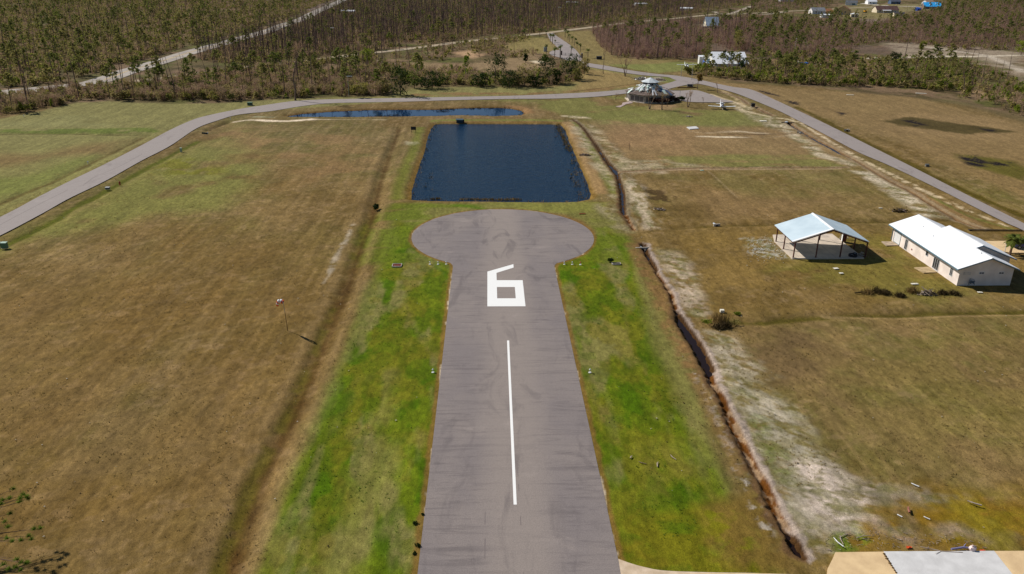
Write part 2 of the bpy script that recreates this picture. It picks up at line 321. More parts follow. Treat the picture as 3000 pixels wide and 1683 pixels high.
def stroke(pts,w,c,op=1.0,fe=.5,na=.5,ns=2.0,patch=None,seed=0,ang=0,st=(1,1)):
    sp=smooth(pts,4); ww=np.interp(np.arange(len(sp))/4,np.arange(len(pts)),w) if not np.isscalar(w) else w
    i=near(sp,fe+na+np.max(w)); 
    if len(i)==0: return
    x,y=X[i],Y[i]; d=dline(x,y,sp,ww)+na*2*(fbm(x,y,ns,seed+100,4,st,ang)-.5); m_=sstep(fe,-fe,d)*op
    if patch: m_=m_*sstep(patch[0]-patch[1],patch[0]+patch[1],fbm(x,y,patch[2],seed+200,4,st,ang))
    COLR[i]=COLR[i]*(1-m_[:,None])+np.array(c)[None]*m_[:,None]
def D(*p): return q('D',*p)
GREEN=C(82,98,10); GREEN2=C(70,97,8); OLIVE=C(112,108,60); DEADG=C(128,116,72); SAND=C(196,176,148); SANDW=C(214,200,176); MAUVE=C(146,128,112); WET=C(64,48,24); DKOL=C(78,72,22)
# far forest floor
fill(D((-400,300),(0,288),(130,262),(250,258),(470,262),(650,262),(740,250),(860,250),(1000,240),(1080,232),(1160,222),(1270,218),(1370,215),(1470,190),(1480,160),(1400,120),(1330,95),(1250,100),(1100,75),(1480,72),(1500,100),(1560,145),(1800,150),(1830,210),(2000,215),(2200,230),(2400,260),(2650,330),(3200,330),(3200,-60),(-900,-60)),C(100,86,54),1,4,5,12,seed=1)
for k,(c,pt) in enumerate([(C(90,90,42),(.5,.08,22)),(C(122,98,74),(.52,.08,17)),(C(78,68,40),(.58,.1,9))]):
    fill(D((-1500,290),(130,260),(600,262),(1080,230),(1370,212),(1480,72),(1560,145),(1830,200),(2400,255),(3200,420),(3600,-70),(-1500,-70)),c,.9,5,5,12,patch=pt,seed=7+k)
fill(D((1480,75),(1550,140),(1830,150),(2100,150),(2576,140),(2900,60),(1800,50)),C(104,86,74),.75,6,6,20,patch=(.42,.1,14),seed=12)
fill(g('Z0',(900,-20),(1100,8),(2300,16),(2569,-20)),C(150,130,120),.9,10,8,30,seed=13); fill(g('C2',(300,-30),(330,30),(500,70),(700,100),(960,-30)),C(140,120,112),.9,10,8,30,seed=14)
# brown clearing inside the woods, right of the middle
fill(g('C2',(1300,560),(1700,570),(1900,610),(2100,600),(2300,570),(2569,540))+g('C3',(200,430),(500,360),(700,380),(760,450),(680,500),(560,520),(620,620),(500,680),(150,680),(-200,760),(-600,760)),C(142,118,84),.9,5,4,8,seed=15,patch=(.38,.15,10))
fill(g('C3',(250,440),(400,360),(640,350),(740,440),(660,500),(420,500)),C(132,118,66),.9,4,3,8,seed=16); fill(g('C2',(2020,500),(2180,470),(2300,520),(2200,560)),C(176,142,104),.9,3,3,5,seed=17)
fill(g('C2',(1250,560),(1370,575),(1500,592),(1560,603),(1440,606),(1300,585)),C(170,158,140),.9,1.5,1,4,seed=18); fill(g('C3',(490,575),(560,570),(620,580),(610,600),(530,595)),C(196,180,150),.9,1.5,1,4,seed=19)
# verge between road and woods; grass around the back pond
fill(g('Z0',(-600,1100),(0,1115),(400,1045),(720,965),(1000,955),(1600,975),(2100,970),(2569,940))+g('C2',(900,915),(1400,905),(1640,830),(2000,820),(2569,820))+g('C3',(620,825),(870,800),(980,740),(1010,620),(1100,645),(1440,690),(1560,715),(1500,740),(1440,780),(1540,800),(1620,826),(700,880),(0,905))+g('L1',(2000,15),(1600,160),(1000,470),(0,980),(-700,1300)),C(126,120,68),.95,2,1.5,6,seed=20)
fill(g('Z0',(-200,1180),(400,1110),(900,1020),(1700,1010),(2000,1100),(1300,1190),(-200,1200)),C(134,130,78),.6,5,4,12,seed=21,patch=(.45,.15,16)); 
fill(g('L1',(-300,160),(700,150),(1400,140),(1500,180),(1400,195),(-300,180)),C(94,108,34),.8,1.2,1,5,seed=22,patch=(.42,.08,5)); stroke(pl('L1',[(-300,190),(0,195),(600,190),(1000,202),(1400,205)]),.6,C(84,70,26),.9,.5,.3)
fill(g('L1',(-300,380),(400,400),(900,280),(1300,240),(1000,380),(500,400),(0,520),(-300,560)),C(120,96,58),.8,6,4,10,seed=23); fill(g('L1',(-300,640),(200,600),(700,440),(900,400),(700,540),(300,690),(0,800),(-300,880)),C(110,116,52),.7,4,3,9,seed=24)
fill(g('C3',(1000,640),(1440,700),(1540,790),(1100,860),(800,870),(900,820)),C(140,116,70),.85,4,3,9,seed=25); fill(g('C3',(1180,600),(1450,575),(2080,590),(2050,650),(1700,690),(1440,650)),C(120,122,62),.95,3,2,8,seed=26); fill(g('C3',(740,310),(1060,285),(1120,390),(1180,450),(1230,500),(1260,545),(1900,570),(1700,600),(1100,610),(980,560),(900,440)),C(128,112,66),.95,3,2,8,seed=27)
fill(g('C3',(1600,700),(1860,725),(1865,765),(1800,780),(1600,760)),C(112,116,56),.9,1.5,1,5,seed=28)
fill(g('C2',(1650,880),(2000,868),(2569,870))+g('C3',(300,880),(880,850),(1300,815),(1500,790),(1560,790),(1300,840),(700,885),(-700,905)),C(128,96,60),.8,2,1.2,5,seed=29,patch=(.4,.12,5)); stroke(g('C3',(900,862),(1150,830),(1350,805),(1500,785)),1.2,C(74,62,26),.8,.8,.5)
# field around the left road
fill(g('L1',(-400,1420),(0,1250),(500,1030),(900,800),(1500,480),(1900,240),(2200,120),(2500,240),(2569,420),(2400,650),(2000,900),(1500,960),(1000,1060),(400,1180),(0,1340)),C(118,116,58),.85,6,5,14,seed=31,patch=(.36,.14,12))
fill(g('L1',(1500,440),(1900,430),(2200,560),(1700,620),(1450,560)),C(110,108,24),.7,4,4,6,seed=32,patch=(.5,.07,4)); fill(g('L3',(1700,1000),(2200,950),(1900,1300)),C(118,104,50),.5,8,4,9,seed=33)
fill(g('L3',(0,120),(700,140),(1500,200),(1650,500),(1500,800),(900,700),(600,420),(100,300)),C(140,108,70),.55,9,6,12,seed=34,patch=(.42,.14,12)); fill(g('L3',(170,400),(580,390),(560,460),(200,480)),C(114,88,50),.5,3,3,8,seed=35)
fill(D((0,700),(450,560),(820,600),(700,1000),(500,1445),(-100,1445),(-400,900)),C(114,88,46),.5,12,8,18,seed=36,patch=(.45,.2,14)); fill(D((0,1050),(400,1000),(560,1100),(350,1445),(-200,1445)),C(120,98,60),.7,9,7,9,seed=37,patch=(.5,.1,6))
# white sandy spoil bank beside the back pond, pale streak left of the swale
stroke(g('L3',(270,88),(420,70),(620,78),(800,80),(1000,64),(1180,66)),[.6,2.4,2.6,2.4,2.0,.6],C(228,206,176),1,.9,1.0,4,seed=40); stroke(g('L3',(480,40),(640,44)),1.5,C(150,150,120),.8,1,.8,3,seed=41); stroke(g('L3',(1200,66),(1500,64),(1690,68)),.8,C(186,168,132),.7,.7,.8,4,patch=(.5,.1,5),seed=42)
stroke(g('L3',(1400,1040),(1370,1110),(1330,1200),(1270,1290),(1230,1380),(1170,1520),(1120,1600)),[.5,.9,1.0,.8,.9,.6,.3],C(176,162,140),.85,.5,.5,2,seed=43,patch=(.42,.12,2.5)); fill(g('L3',(1940,275),(2000,270),(2015,290),(1970,305),(1930,295)),C(236,214,192),1,.5,.3,2,seed=44); fill(g('L3',(1890,270),(1950,280),(1950,310),(1890,300)),C(170,160,130),.7,.9,.4,2,seed=45)
# left grass strip, green, with dead patches; swale and its lips
fill(D((985,545),(955,650),(905,760),(865,870),(810,1000),(740,1150),(690,1280),(630,1480),(1070,1480),(1141,680),(1100,650),(1040,620),(1033,600),(1045,585),(1110,545),(1200,528),(1288,524),(1400,535),(1480,575),(1505,600),(1490,640),(1400,668),(1397,680),(1420,850),(1560,1480),(1990,1480),(1880,1330),(1800,1130),(1755,1000),(1700,860),(1650,740),(1600,650),(1580,600),(1560,545),(1500,515),(1300,510),(1040,513)),C(116,112,58),.95,1.5,1.2,5,seed=50)
LS=D((1000,555),(975,640),(925,760),(885,870),(835,1000),(765,1150),(715,1280),(655,1480),(1075,1480),(1145,680),(1100,650),(1040,620),(1025,600),(1045,575))
RS=D((1500,600),(1480,640),(1405,665),(1395,680),(1420,850),(1560,1480),(1960,1480),(1850,1330),(1765,1130),(1705,1000),(1640,860),(1600,740),(1585,660),(1560,600),(1530,575))
for P_,s_ in((LS,60),(RS,70)):
    fill(P_,GREEN,.95,1.2,1.2,3,seed=s_,st=(1,3)); 
    fill(P_,GREEN2,.85,2,1,4,patch=(.50,.07,4.5),seed=s_+1,st=(1,3)); fill(P_,C(104,112,22),.6,2,1,4,patch=(.52,.06,3),seed=s_+5,st=(1,2))
    fill(P_,DEADG,.7,2,1,4,patch=(.56,.07,4.5),seed=s_+2,st=(1,3.2)); fill(P_,C(116,106,30),.5,2,1,3,patch=(.54,.08,3.2),seed=s_+3,st=(1,1.8)); fill(P_,C(66,86,8),.4,2,1,2,patch=(.56,.06,1.3),seed=s_+4,st=(1,1.6))
fill(D((880,1180),(960,1100),(1000,1180),(900,1380),(860,1480),(800,1480)),C(128,122,62),.7,2,2,3,seed=80,st=(1,3),patch=(.42,.12,4)); fill(D((905,960),(985,930),(960,1060),(850,1110)),C(132,118,66),.6,2,2,3,seed=81,st=(1,3),patch=(.42,.12,4))
fill(D((1490,960),(1530,1000),(1560,1150),(1600,1445),(1520,1445)),C(98,124,10),.0,1,1,3)
fill(D((1600,1130),(1720,1100),(1800,1250),(1640,1260)),C(120,112,44),.6,2,2,3,seed=82,st=(1,2),patch=(.42,.12,3)); fill(D((1540,1300),(1900,1250),(1960,1480),(1580,1480)),C(118,104,24),.6,2,2,3,seed=83,patch=(.42,.12,3))
# lawn around pond head and turnaround
fill(A:=q('A2',(0,880),(800,900),(840,930),(500,990),(250,1100),(170,1200),(240,1350),(400,1445),(0,1445),(-300,1445),(-320,1150),(-150,1000)),C(94,106,26),.8,2,2,4,seed=84,patch=(.44,.1,5),st=(2,1)); fill(q('A2',(1880,1030),(2000,1060),(2200,1180),(2250,1300),(2200,1445),(1900,1445),(1890,1250)),C(98,108,28),.8,1.5,2,4,seed=85,patch=(.42,.1,4),st=(2,1))
fill(q('A2',(850,880),(2050,870),(2000,960),(1600,980),(1200,940)),C(124,122,58),.8,1.5,1.5,4,seed=86); fill(q('A2',(1620,1000),(1800,1060),(1890,1160),(1860,1120),(1760,1080)),C(130,92,56),.8,1.5,.8,3,seed=87); stroke(q('A2',(600,905),(720,915),(840,940)),1.6,C(80,108,18),.8,1,.7,3,seed=88)
# right half fields
fill(D((1500,300),(1600,300),(2080,330),(2140,420),(1620,430),(1560,400)),C(140,114,76),.7,5,4,9,seed=90); fill(q('A7',(0,40),(500,10),(1300,20),(1800,60),(1750,160),(1000,170),(700,130),(200,140)),C(118,116,62),.85,4,3,9,seed=91,patch=(.38,.12,9)); fill(q('A7',(800,450),(1400,420),(2200,430),(2400,500),(2500,545),(900,545)),C(116,114,58),.8,2,2,6,seed=92,patch=(.38,.12,6),st=(2,1))
fill(q('C3',(-200,940),(700,935),(1400,900),(1500,1000),(1800,1000),(2000,1030),(2500,1050),(2400,1180),(1600,1160),(900,1100),(500,1000),(430,960)),C(116,114,56),.85,3,2.5,7,seed=93,patch=(.36,.12,9))
fill(q('A7',(600,600),(1300,590),(2500,580),(2569,800),(1800,850),(1500,800),(1100,680)),C(118,106,60),.6,4,4,8,seed=94,patch=(.42,.12,9)); fill(q('A7',(1100,700),(1700,820),(2400,850),(1900,1040),(1200,1040),(900,900)),C(134,108,72),.6,5,4,8,seed=95)
fill(q('A7',(560,700),(650,720),(900,830),(880,880),(640,840)),C(60,44,26),.8,.8,1.2,1.2,seed=96,patch=(.46,.05,1.6),st=(1,2),ang=.6); fill(q('A7',(750,900),(1100,880),(1250,1000),(1150,1060),(800,1000)),C(92,74,38),.7,3,2,4,seed=97)
fill(D((1640,590),(1930,570),(2576,560),(2900,700),(2576,770),(1900,790),(1700,740)),C(126,102,54),.75,5,4,9,seed=98,patch=(.4,.14,9)); fill(D((2080,610),(2240,580),(2300,640),(2500,780),(2200,740),(1920,680)),C(112,106,44),.6,4,3,6,seed=99,patch=(.42,.12,6))
fill(D((1780,820),(2300,790),(2900,790),(3000,1100),(2576,1250),(2100,1060),(1900,920)),C(128,104,66),.65,6,5,8,seed=101,patch=(.42,.12,7)); fill(D((2100,900),(2576,820),(2800,1100),(2300,1200)),C(122,108,56),.45,6,5,9,seed=102,patch=(.46,.12,6))
fill(D((1840,880),(2050,800),(2080,960),(2150,1020),(1960,980)),C(104,84,56),.75,4,3,5,seed=103,patch=(.42,.12,4)); fill(D((2100,1300),(2300,1230),(2600,1240),(2700,1395),(2100,1395)),C(126,96,22),.8,3,3,4,seed=104,patch=(.36,.12,4)); fill(D((2380,1260),(2650,1230),(2700,1380),(2430,1370)),C(120,112,24),.6,3,3,3,seed=105,patch=(.42,.12,3)); fill(q('B3',(780,960),(1000,930),(1130,1120),(1080,1240),(790,1230)),C(92,108,30),.9,.8,.8,1.5,seed=106,patch=(.42,.08,1.5))
fill(q('B3',(0,600),(300,1000),(300,1100),(520,1380),(700,1420),(500,1440),(0,1430),(-300,1300),(-500,800)),C(116,92,44),.8,1.5,1.2,2,seed=107,patch=(.4,.1,2))
# far right field with puddles
fill(D((1780,205),(2000,222),(2300,245),(2576,320),(2900,420),(2900,600),(2576,500),(2250,350),(2000,270)),C(132,108,68),.9,3,2,9,seed=110); fill(q('A6',(1400,0),(2500,60),(2569,260),(1900,250),(1300,150)),C(142,116,76),.5,6,4,9,seed=111)
fill(q('A6',(1900,380),(2500,460),(2700,560),(2569,640),(2100,520)),C(86,82,24),.85,2,2.5,4,seed=112,st=(1,2)); fill(q('A6',(1250,80),(1500,40),(2100,120),(2500,180),(2000,200),(1400,120)),C(66,58,26),.85,1.5,2.2,3,seed=113,st=(1,2),ang=.4)
for P_ in(q('A6',(1960,395),(2120,400),(2230,470),(2200,515),(2050,490)),q('A6',(2250,460),(2450,470),(2430,500),(2280,495)),q('A6',(1420,70),(1560,65),(1640,115),(1560,130)),q('A6',(2150,150),(2330,160),(2250,185)),q('C4',(330,945),(420,955),(470,985),(380,975)),q('C4',(60,840),(250,895),(290,912),(130,880)),q('C4',(790,1050),(920,1065),(860,1085))):
    fill(P_,C(38,32,34),1,1.2,1.6,1.5,seed=114,st=(1,3),ang=.5,patch=(.36,.08,1.6))
stroke(g('A6',(500,10),(900,220),(1300,410),(1700,620),(2100,830),(2569,1040)),2.0,C(150,126,100),.7,1,.7,4,seed=115,patch=(.4,.12,6))
# swales
for k,(pts,w,dep,sp) in enumerate(SWALES):
    c=[C(72,48,18),C(82,86,16),C(48,32,16),C(88,74,34),C(74,66,22),C(80,68,14),C(80,72,22),C(84,70,30)][k]; stroke(pts,(list(np.linspace(.9,2.1,len(pts))) if k==0 else w+[1.7,1.2,0,.5,0,1.4,.7,.5][k]),c,[.78,.9,.95,.8,.8,.85,.85,.8][k],.7+.3*(k==0),.8,3,seed=120+k)
stroke([(a-.9,b) for a,b in SW1[4:]],1.2,C(96,88,26),.7,.7,.6,3,seed=130,patch=(.42,.1,4)); stroke([(a-2.6,b) for a,b in SW1],1.4,C(136,112,74),.5,.9,.8,3,seed=133,patch=(.42,.1,4)); stroke([(a+2.2,b) for a,b in SW1[3:]],1.3,C(136,112,74),.45,.8,.6,3,seed=131)
# pond banks
stroke(POND+POND[:1],2.6,C(122,94,40),.85,.8,.6,3,seed=140); stroke([(a+2.6,b) for a,b in POND[11:18]],3.2,C(152,122,80),.9,.8,.4,3,seed=141); stroke([(a+5.6,b) for a,b in POND[11:18]],2.2,C(104,112,40),.8,1,.6,3,seed=142); stroke([(a-3.4,b) for a,b in POND[0:7]],2.6,C(108,110,40),.85,1.2,.8,3,seed=143)
stroke([(a,b+3.0) for a,b in POND[7:12]],3.0,C(116,118,48),.9,1,.6,3,seed=144); stroke([(a,b+1.2) for a,b in POND[7:12]],1.2,C(128,104,66),.8,.5,.4,1.5,seed=146)
stroke(BACKPOND+BACKPOND[:1],2.8,C(112,84,40),.85,1,.8,4,seed=145); stroke(g('C3',(300,1000),(430,1020),(480,1060)),4,C(140,106,66),.85,1,.8,3,seed=147)
# sandy spoil banks of the ditches
T=lambda c,P_,col,op=.9,pt=(.40,.08,2.2),fe=1.6,na=1.8,sd=0,st=(1,1),ang=0:(fill(q(c,*P_),np.array(col)*.9,op,fe,na,2.5,patch=(pt[0]+.02,pt[1]+.03,pt[2]) if pt else None,seed=sd,st=st,ang=ang),fill(q(c,*P_),C(122,112,76),.6,fe,na,2.5,patch=(.53,.07,.6),seed=sd+700,st=(1.6,1),ang=ang),fill(q(c,*P_),C(100,100,52),.5,fe,na,2.5,patch=(.58,.05,1.6),seed=sd+900,st=st,ang=ang))
T('A2',[(1690,110),(1760,160),(1880,330),(1960,470),(2090,640),(2110,900),(2060,900),(2040,700),(1900,560),(1780,340),(1690,160)],C(178,160,130),sd=150,st=(2.5,1),ang=-.9)
T('A2',[(1590,55),(1850,75),(1860,90),(1760,85),(1600,70)],C(206,186,152),pt=None,fe=.8,na=.8,sd=151); T('A2',[(1860,150),(1960,220),(2060,320),(2160,420),(2250,560),(2120,590),(2000,440),(1900,270)],C(202,180,146),sd=152,st=(2.5,1),ang=-.7)
T('A2',[(2150,560),(2569,540),(2569,600),(2180,600)],C(180,158,130),sd=153); T('A7',[(280,560),(400,480),(800,480),(1200,540),(800,560),(400,590)],C(176,158,126),sd=154,st=(2,1))
T('A7',[(430,620),(560,720),(640,900),(780,1120),(600,1120),(500,980),(420,760)],C(196,178,152),sd=155,pt=(.4,.08,1.6),st=(1,2.4)); T('A2',[(1880,900),(2090,900),(2110,1020),(2250,1160),(2150,1150),(1990,1000)],C(158,144,110),.8,sd=156)
T('A3',[(700,280),(880,300),(1040,400),(1090,560),(1180,760),(1200,900),(1050,900),(960,720),(860,540),(760,400)],C(192,172,148),sd=157,pt=(.41,.09,1.3),st=(1.8,1),ang=-.9); T('A3',[(720,250),(900,270),(880,310),(720,300)],C(160,146,110),.6,sd=158)
T('A3',[(1180,1020),(1420,1060),(1560,1200),(1800,1440),(1330,1445),(1230,1240)],C(182,168,144),sd=159,pt=(.41,.09,1.1),st=(1.8,1),ang=-.9)
T('A4',[(1320,0),(1600,0),(1850,200),(2050,400),(2250,700),(2500,1000),(2569,1200),(2500,1445),(2050,1445),(1850,1100),(1600,620)],C(168,158,136),sd=160,pt=(.40,.1,1.0),st=(1.8,1),ang=-.9)
T('A4',[(1600,180),(1850,260),(2000,420),(2050,560),(1900,520),(1700,330)],C(200,186,164),sd=161,pt=(.42,.09,.9),st=(1.8,1),ang=-.9); T('A4',[(2000,880),(2500,1000),(2569,1300),(2350,1400),(2100,1250),(2000,1050)],C(206,190,172),sd=162,pt=(.40,.09,.9),st=(2,1),ang=-.4)
T('B3',[(400,380),(700,340),(880,560),(1200,640),(1200,760),(1050,920),(900,940),(640,900),(480,700)],C(204,186,170),sd=163,pt=(.39,.1,.9),st=(2,1),ang=-.4); T('B3',[(860,520),(1250,560),(1700,680),(2000,700),(1700,740),(1200,740)],C(150,136,116),.8,sd=164,pt=(.45,.1,1.2))
T('B3',[(1100,880),(1300,940),(1500,1100),(1480,1130),(1300,1080)],C(176,152,136),.9,sd=165); T('B3',[(1680,1000),(1900,990),(2080,1040),(1900,1070),(1700,1050)],C(160,138,118),.9,sd=166); T('B3',[(400,900),(620,960),(760,1240),(640,1240),(500,1150)],C(176,162,140),sd=167,pt=(.42,.1,.8))
T('A4',[(1640,420),(1720,560),(1900,860),(2000,1000),(1880,960),(1700,700)],C(116,132,62),.7,sd=168,pt=(.5,.08,1.0)); T('B3',[(180,230),(330,330),(330,500),(240,520),(170,380)],C(100,112,46),.7,sd=169,pt=(.48,.08,.8))
T('A6',[(0,20),(200,40),(330,110),(200,150),(0,60)],C(186,170,140),.7,sd=170); T('A6',[(180,110),(340,110),(450,210),(600,300),(700,400),(1000,480),(950,500),(600,400),(430,270),(330,190)],C(206,188,158),sd=171,st=(2.5,1),ang=-.55)
T('A6',[(950,550),(1150,560),(1400,700),(1650,860),(1900,980),(1650,980),(1400,820),(1150,640)],C(206,190,164),sd=172,st=(2.5,1),ang=-.5)
stroke(g('A6',(380,40),(600,180),(850,330),(1000,420),(1300,570),(1600,720),(2000,900),(2400,1060)),[.8,1.2,1.6,1.4,1.6,1.6,1.4,.6],C(206,184,148),.9,.6,.7,1.5,seed=173,patch=(.42,.1,1.5)); stroke(g('A6',(250,50),(340,60),(420,85)),1.2,C(220,200,160),.9,.4,.4,1)
stroke(g('A6',(1000,460),(1200,560),(1400,665),(1650,790),(1900,920),(2150,1050)),1.6,C(140,110,72),.85,.6,.4,1.5,seed=174); stroke(g('A6',(1050,500),(1400,690),(1700,860),(2000,1030)),.5,C(110,70,34),.8,.3,.2,1,seed=175)
stroke(g('A6',(1700,790),(2000,950),(2200,1020),(2450,1090)),1.0,C(108,112,50),.7,.5,.5,2,seed=176)
stroke(g('A7',(1010,205),(1200,215),(1500,210),(1700,225),(2040,228)),[.3,2.4,2.6,1.8,.6],C(196,176,146),.85,.8,.9,3,seed=177,patch=(.4,.12,4),st=(3,1)); stroke(g('A7',(1100,255),(1400,262),(1700,262),(2050,240)),[.8,1.5,1.5,.8],C(214,196,166),.9,.6,.8,3,seed=178,patch=(.38,.12,5),st=(3,1)); stroke(g('A7',(1400,235),(1700,236),(2030,228)),.7,C(80,58,42),.85,.4,.3,2)
stroke(g('C3',(2100,770),(2250,830),(2400,905),(2520,1010)),[1.0,1.6,2.0,2.6],C(176,152,110),.85,.8,.7,2,seed=179,patch=(.4,.12,3)); stroke(g('C3',(2190,885),(2320,930),(2420,960),(2500,1000)),1.5,C(206,184,148),.9,.6,.5,2,seed=180); T('C3',[(2380,960),(2569,1010),(2569,1090),(2480,1060)],C(216,196,160),.8,sd=181)
stroke(g('A7',(1480,0),(1650,40),(1770,68)),1.6,C(206,186,150),.9,.8,.6,2,seed=182); stroke(g('A7',(380,592),(700,578),(1100,566),(1500,566),(2100,562),(2450,560)),[1.2,1.0,.9,.7,.6,.5],C(158,134,104),.9,.35,.3,2,seed=183); stroke(g('A7',(800,552),(1200,546),(1700,538),(2100,540),(2400,545)),.8,C(62,70,24),.9,.4,.4,1.2,seed=184,patch=(.42,.1,2))
stroke(g('A7',(1200,580),(1300,660),(1400,760),(1480,830)),.35,C(156,134,100),.6,.2,.2,2)
stroke(g('R1',(700,1165),(1400,1180),(2000,1160),(2569,1155)),.8,C(148,124,84),.7,.4,.4,2,seed=185)
# ditch walls and muddy beds
for k,(pts,w,zl,sl_,dep,kind) in enumerate(WATERS):
    sp=smooth(pts,4); ww=np.interp(np.arange(len(sp))/4,np.arange(len(pts)),w) if not np.isscalar(w) else np.full(len(sp),w)
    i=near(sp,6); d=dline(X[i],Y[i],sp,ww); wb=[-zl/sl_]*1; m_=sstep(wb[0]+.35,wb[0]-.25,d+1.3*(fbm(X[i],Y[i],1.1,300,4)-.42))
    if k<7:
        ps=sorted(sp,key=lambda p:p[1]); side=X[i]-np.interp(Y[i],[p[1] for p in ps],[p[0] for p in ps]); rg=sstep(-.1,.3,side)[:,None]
        rib=fbm(X[i],Y[i],.5,305,3,st=(2.5,.6),ang=.15)[:,None]; c=((C(158,142,130) if k<5 else C(122,108,84))[None]*(.7+.55*rib))*rg+(C(104,78,52)[None]*(.55+.8*fbm(X[i],Y[i],.6,306,3)[:,None]))*(1-rg)  # soil colour carries painted sun on the right bank, shade on the left
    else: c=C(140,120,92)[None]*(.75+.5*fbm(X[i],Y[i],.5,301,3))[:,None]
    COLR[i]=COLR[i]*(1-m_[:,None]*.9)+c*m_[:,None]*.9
    bed=sstep(.25,-.1,d); nb=sstep(.4,.55,fbm(X[i],Y[i],.7,302+k,3,st=(1,2)))
    mud=(C(142,116,88)[None]*(1-nb[:,None])+C(92,56,20)[None]*nb[:,None]) if k in(1,3,6) else np.tile(C(70,48,26) if k<6 else C(116,88,56),(len(i),1))
    COLR[i]=COLR[i]*(1-bed[:,None])+mud*bed[:,None]
stroke([(a-1.1,b) for a,b in D1b],1.0,C(70,58,36),.7,.4,.4,.8,seed=190); stroke([(a-2.3,b) for a,b in D1+D1m+D1b],2.2,C(128,96,60),.7,.8,.5,1.5,seed=191,patch=(.4,.1,1.5))
stroke([(a-1.9,b) for a,b in D1c],1.0,C(178,168,156),.75,.5,.5,.8,seed=192,patch=(.5,.07,.9)); stroke(g('A4',(1070,20),(1150,160),(1250,400),(1380,640),(1500,900)),1.4,C(134,104,64),.6,.6,.5,1,seed=193)
# yard, debris spots, bare earth under the carport edge and the pavilion
T('A3',[(1560,160),(1830,150),(1860,220),(2000,350),(1760,330),(1600,280)],C(190,186,172),.75,pt=(.52,.05,.7),sd=194); fill(q('P5',(800,690),(1050,660),(1300,700),(1200,790),(800,780)),C(150,120,84),.8,2,1.5,4,seed=195); fill(q('P5',(1350,800),(1850,850),(1700,890),(1350,860)),C(112,78,60),.6,2,1.5,4,seed=196)
fill(q('P5',(500,180),(1000,170),(1080,240),(900,260),(620,240)),C(156,144,128),.9,1.5,1,3,seed=197); fill(g('C3',(1300,1190),(1700,1200),(2050,1200),(2000,1400),(1300,1380),(1150,1300)),C(146,114,78),.5,6,4,8,seed=198)
# top right: pale clearings and lots
for P_,c in((g('C4',(1250,400),(1700,400),(2400,480),(2569,500),(2569,760),(2300,640),(2100,540),(1450,540)),C(148,132,110)),(g('C4',(780,200),(1200,160),(1300,190),(1100,240),(900,230)),C(128,112,96)),(g('C4',(780,150),(1000,110),(1450,100),(1560,130),(1200,180),(830,180)),C(126,114,70)),(g('C4',(700,100),(900,40),(1650,40),(1800,90),(1500,110),(1000,110)),C(128,118,76))):
    fill(P_,c,.9,6,5,12,seed=199,patch=(.38,.12,12))
stroke(g('C4',(1100,548),(1500,540),(1900,532),(2250,528),(2569,520)),6,C(206,192,168),.9,2,1.5,8,seed=201); stroke(g('C4',(1650,440),(1900,480),(2200,520),(2400,600),(2569,680)),5,C(186,172,152),.8,2,2,8,seed=202); stroke(g('C4',(2100,600),(2569,640)),7,C(150,134,112),.7,3,2,8,seed=203)
stroke(g('C4',(1030,30),(1200,50),(1400,60),(1640,62),(1800,66)),9,C(196,186,170),.9,2,1,8); stroke(g('C4',(0,140),(200,130),(330,110)),7,C(170,156,140),.8,2,1,8); stroke(g('C3',(2220,110),(2350,135),(2569,60)),5,C(180,166,150),.8,2,1,8)
fill(g('C4',(50,560),(400,555),(1200,600),(1500,650),(1500,800),(1100,740),(300,640)),C(134,106,78),.8,3,3,9,seed=204,patch=(.38,.12,9)); fill(g('C4',(2000,830),(2569,880),(2569,960),(2100,900)),C(150,122,88),.8,3,2,6,seed=205)
# orange-brown tired margin along the runway
i=near(RUNWAY,4); d=sdpoly(X[i],Y[i],RUNWAY)+.5*(fbm(X[i],Y[i],1.5,310,3)-.5); m_=sstep(.75,.35,d)*.75; COLR[i]=COLR[i]*(1-m_[:,None])+C(126,94,48)[None]*m_[:,None]
m_=sstep(.14,.05,d)*sstep(.52,.64,fbm(X[i],Y[i],4.5,311,4))*.7; COLR[i]=COLR[i]*(1-m_[:,None])+C(206,190,168)[None]*m_[:,None]
# global fine mottling, stronger than any one layer
gr=COLR.mean(1)[:,None]; COLR=COLR+(gr-COLR)*.10*sstep(150,260,Y)[:,None]; strk=fbm(X,Y,1.1,81,3,st=(1,16)); COLR*= (0.80+0.40*fine2)[:,None]*(0.88+0.24*fine)[:,None]*(0.80+0.40*strk)[:,None]
me=bpy.data.meshes.new('ground'); nr,nc=len(Yr),len(uu)
me.vertices.add(N); me.vertices.foreach_set('co',np.c_[X,Y,Z].astype(np.float32).ravel())
idx=np.arange(N).reshape(nr,nc); Fq=np.stack([idx[:-1,:-1],idx[:-1,1:],idx[1:,1:],idx[1:,:-1]],-1).reshape(-1,4)
def quads(me,Fq):
    n=len(Fq); me.loops.add(n*4); me.loops.foreach_set('vertex_index',Fq.astype(np.int32).ravel()); me.polygons.add(n)
    me.polygons.foreach_set('loop_start',np.arange(0,n*4,4,dtype=np.int32)); me.polygons.foreach_set('loop_total',np.full(n,4,np.int32))
quads(me,Fq); me.update()
at=me.color_attributes.new('soil','FLOAT_COLOR','POINT'); at.data.foreach_set('color',np.c_[COLR,np.ones(N)].astype(np.float32).ravel())
me.polygons.foreach_set('use_smooth',[True]*len(me.polygons))
gm=bpy.data.materials.new('grass_and_soil'); gm.use_nodes=True; nt=gm.node_tree; b=nt.nodes['Principled BSDF']; b.inputs['Roughness'].default_value=.95; b.inputs['Specular IOR Level'].default_value=.05
ca=nt.nodes.new('ShaderNodeAttribute'); ca.attribute_name='soil'; tc=nt.nodes.new('ShaderNodeTexCoord')
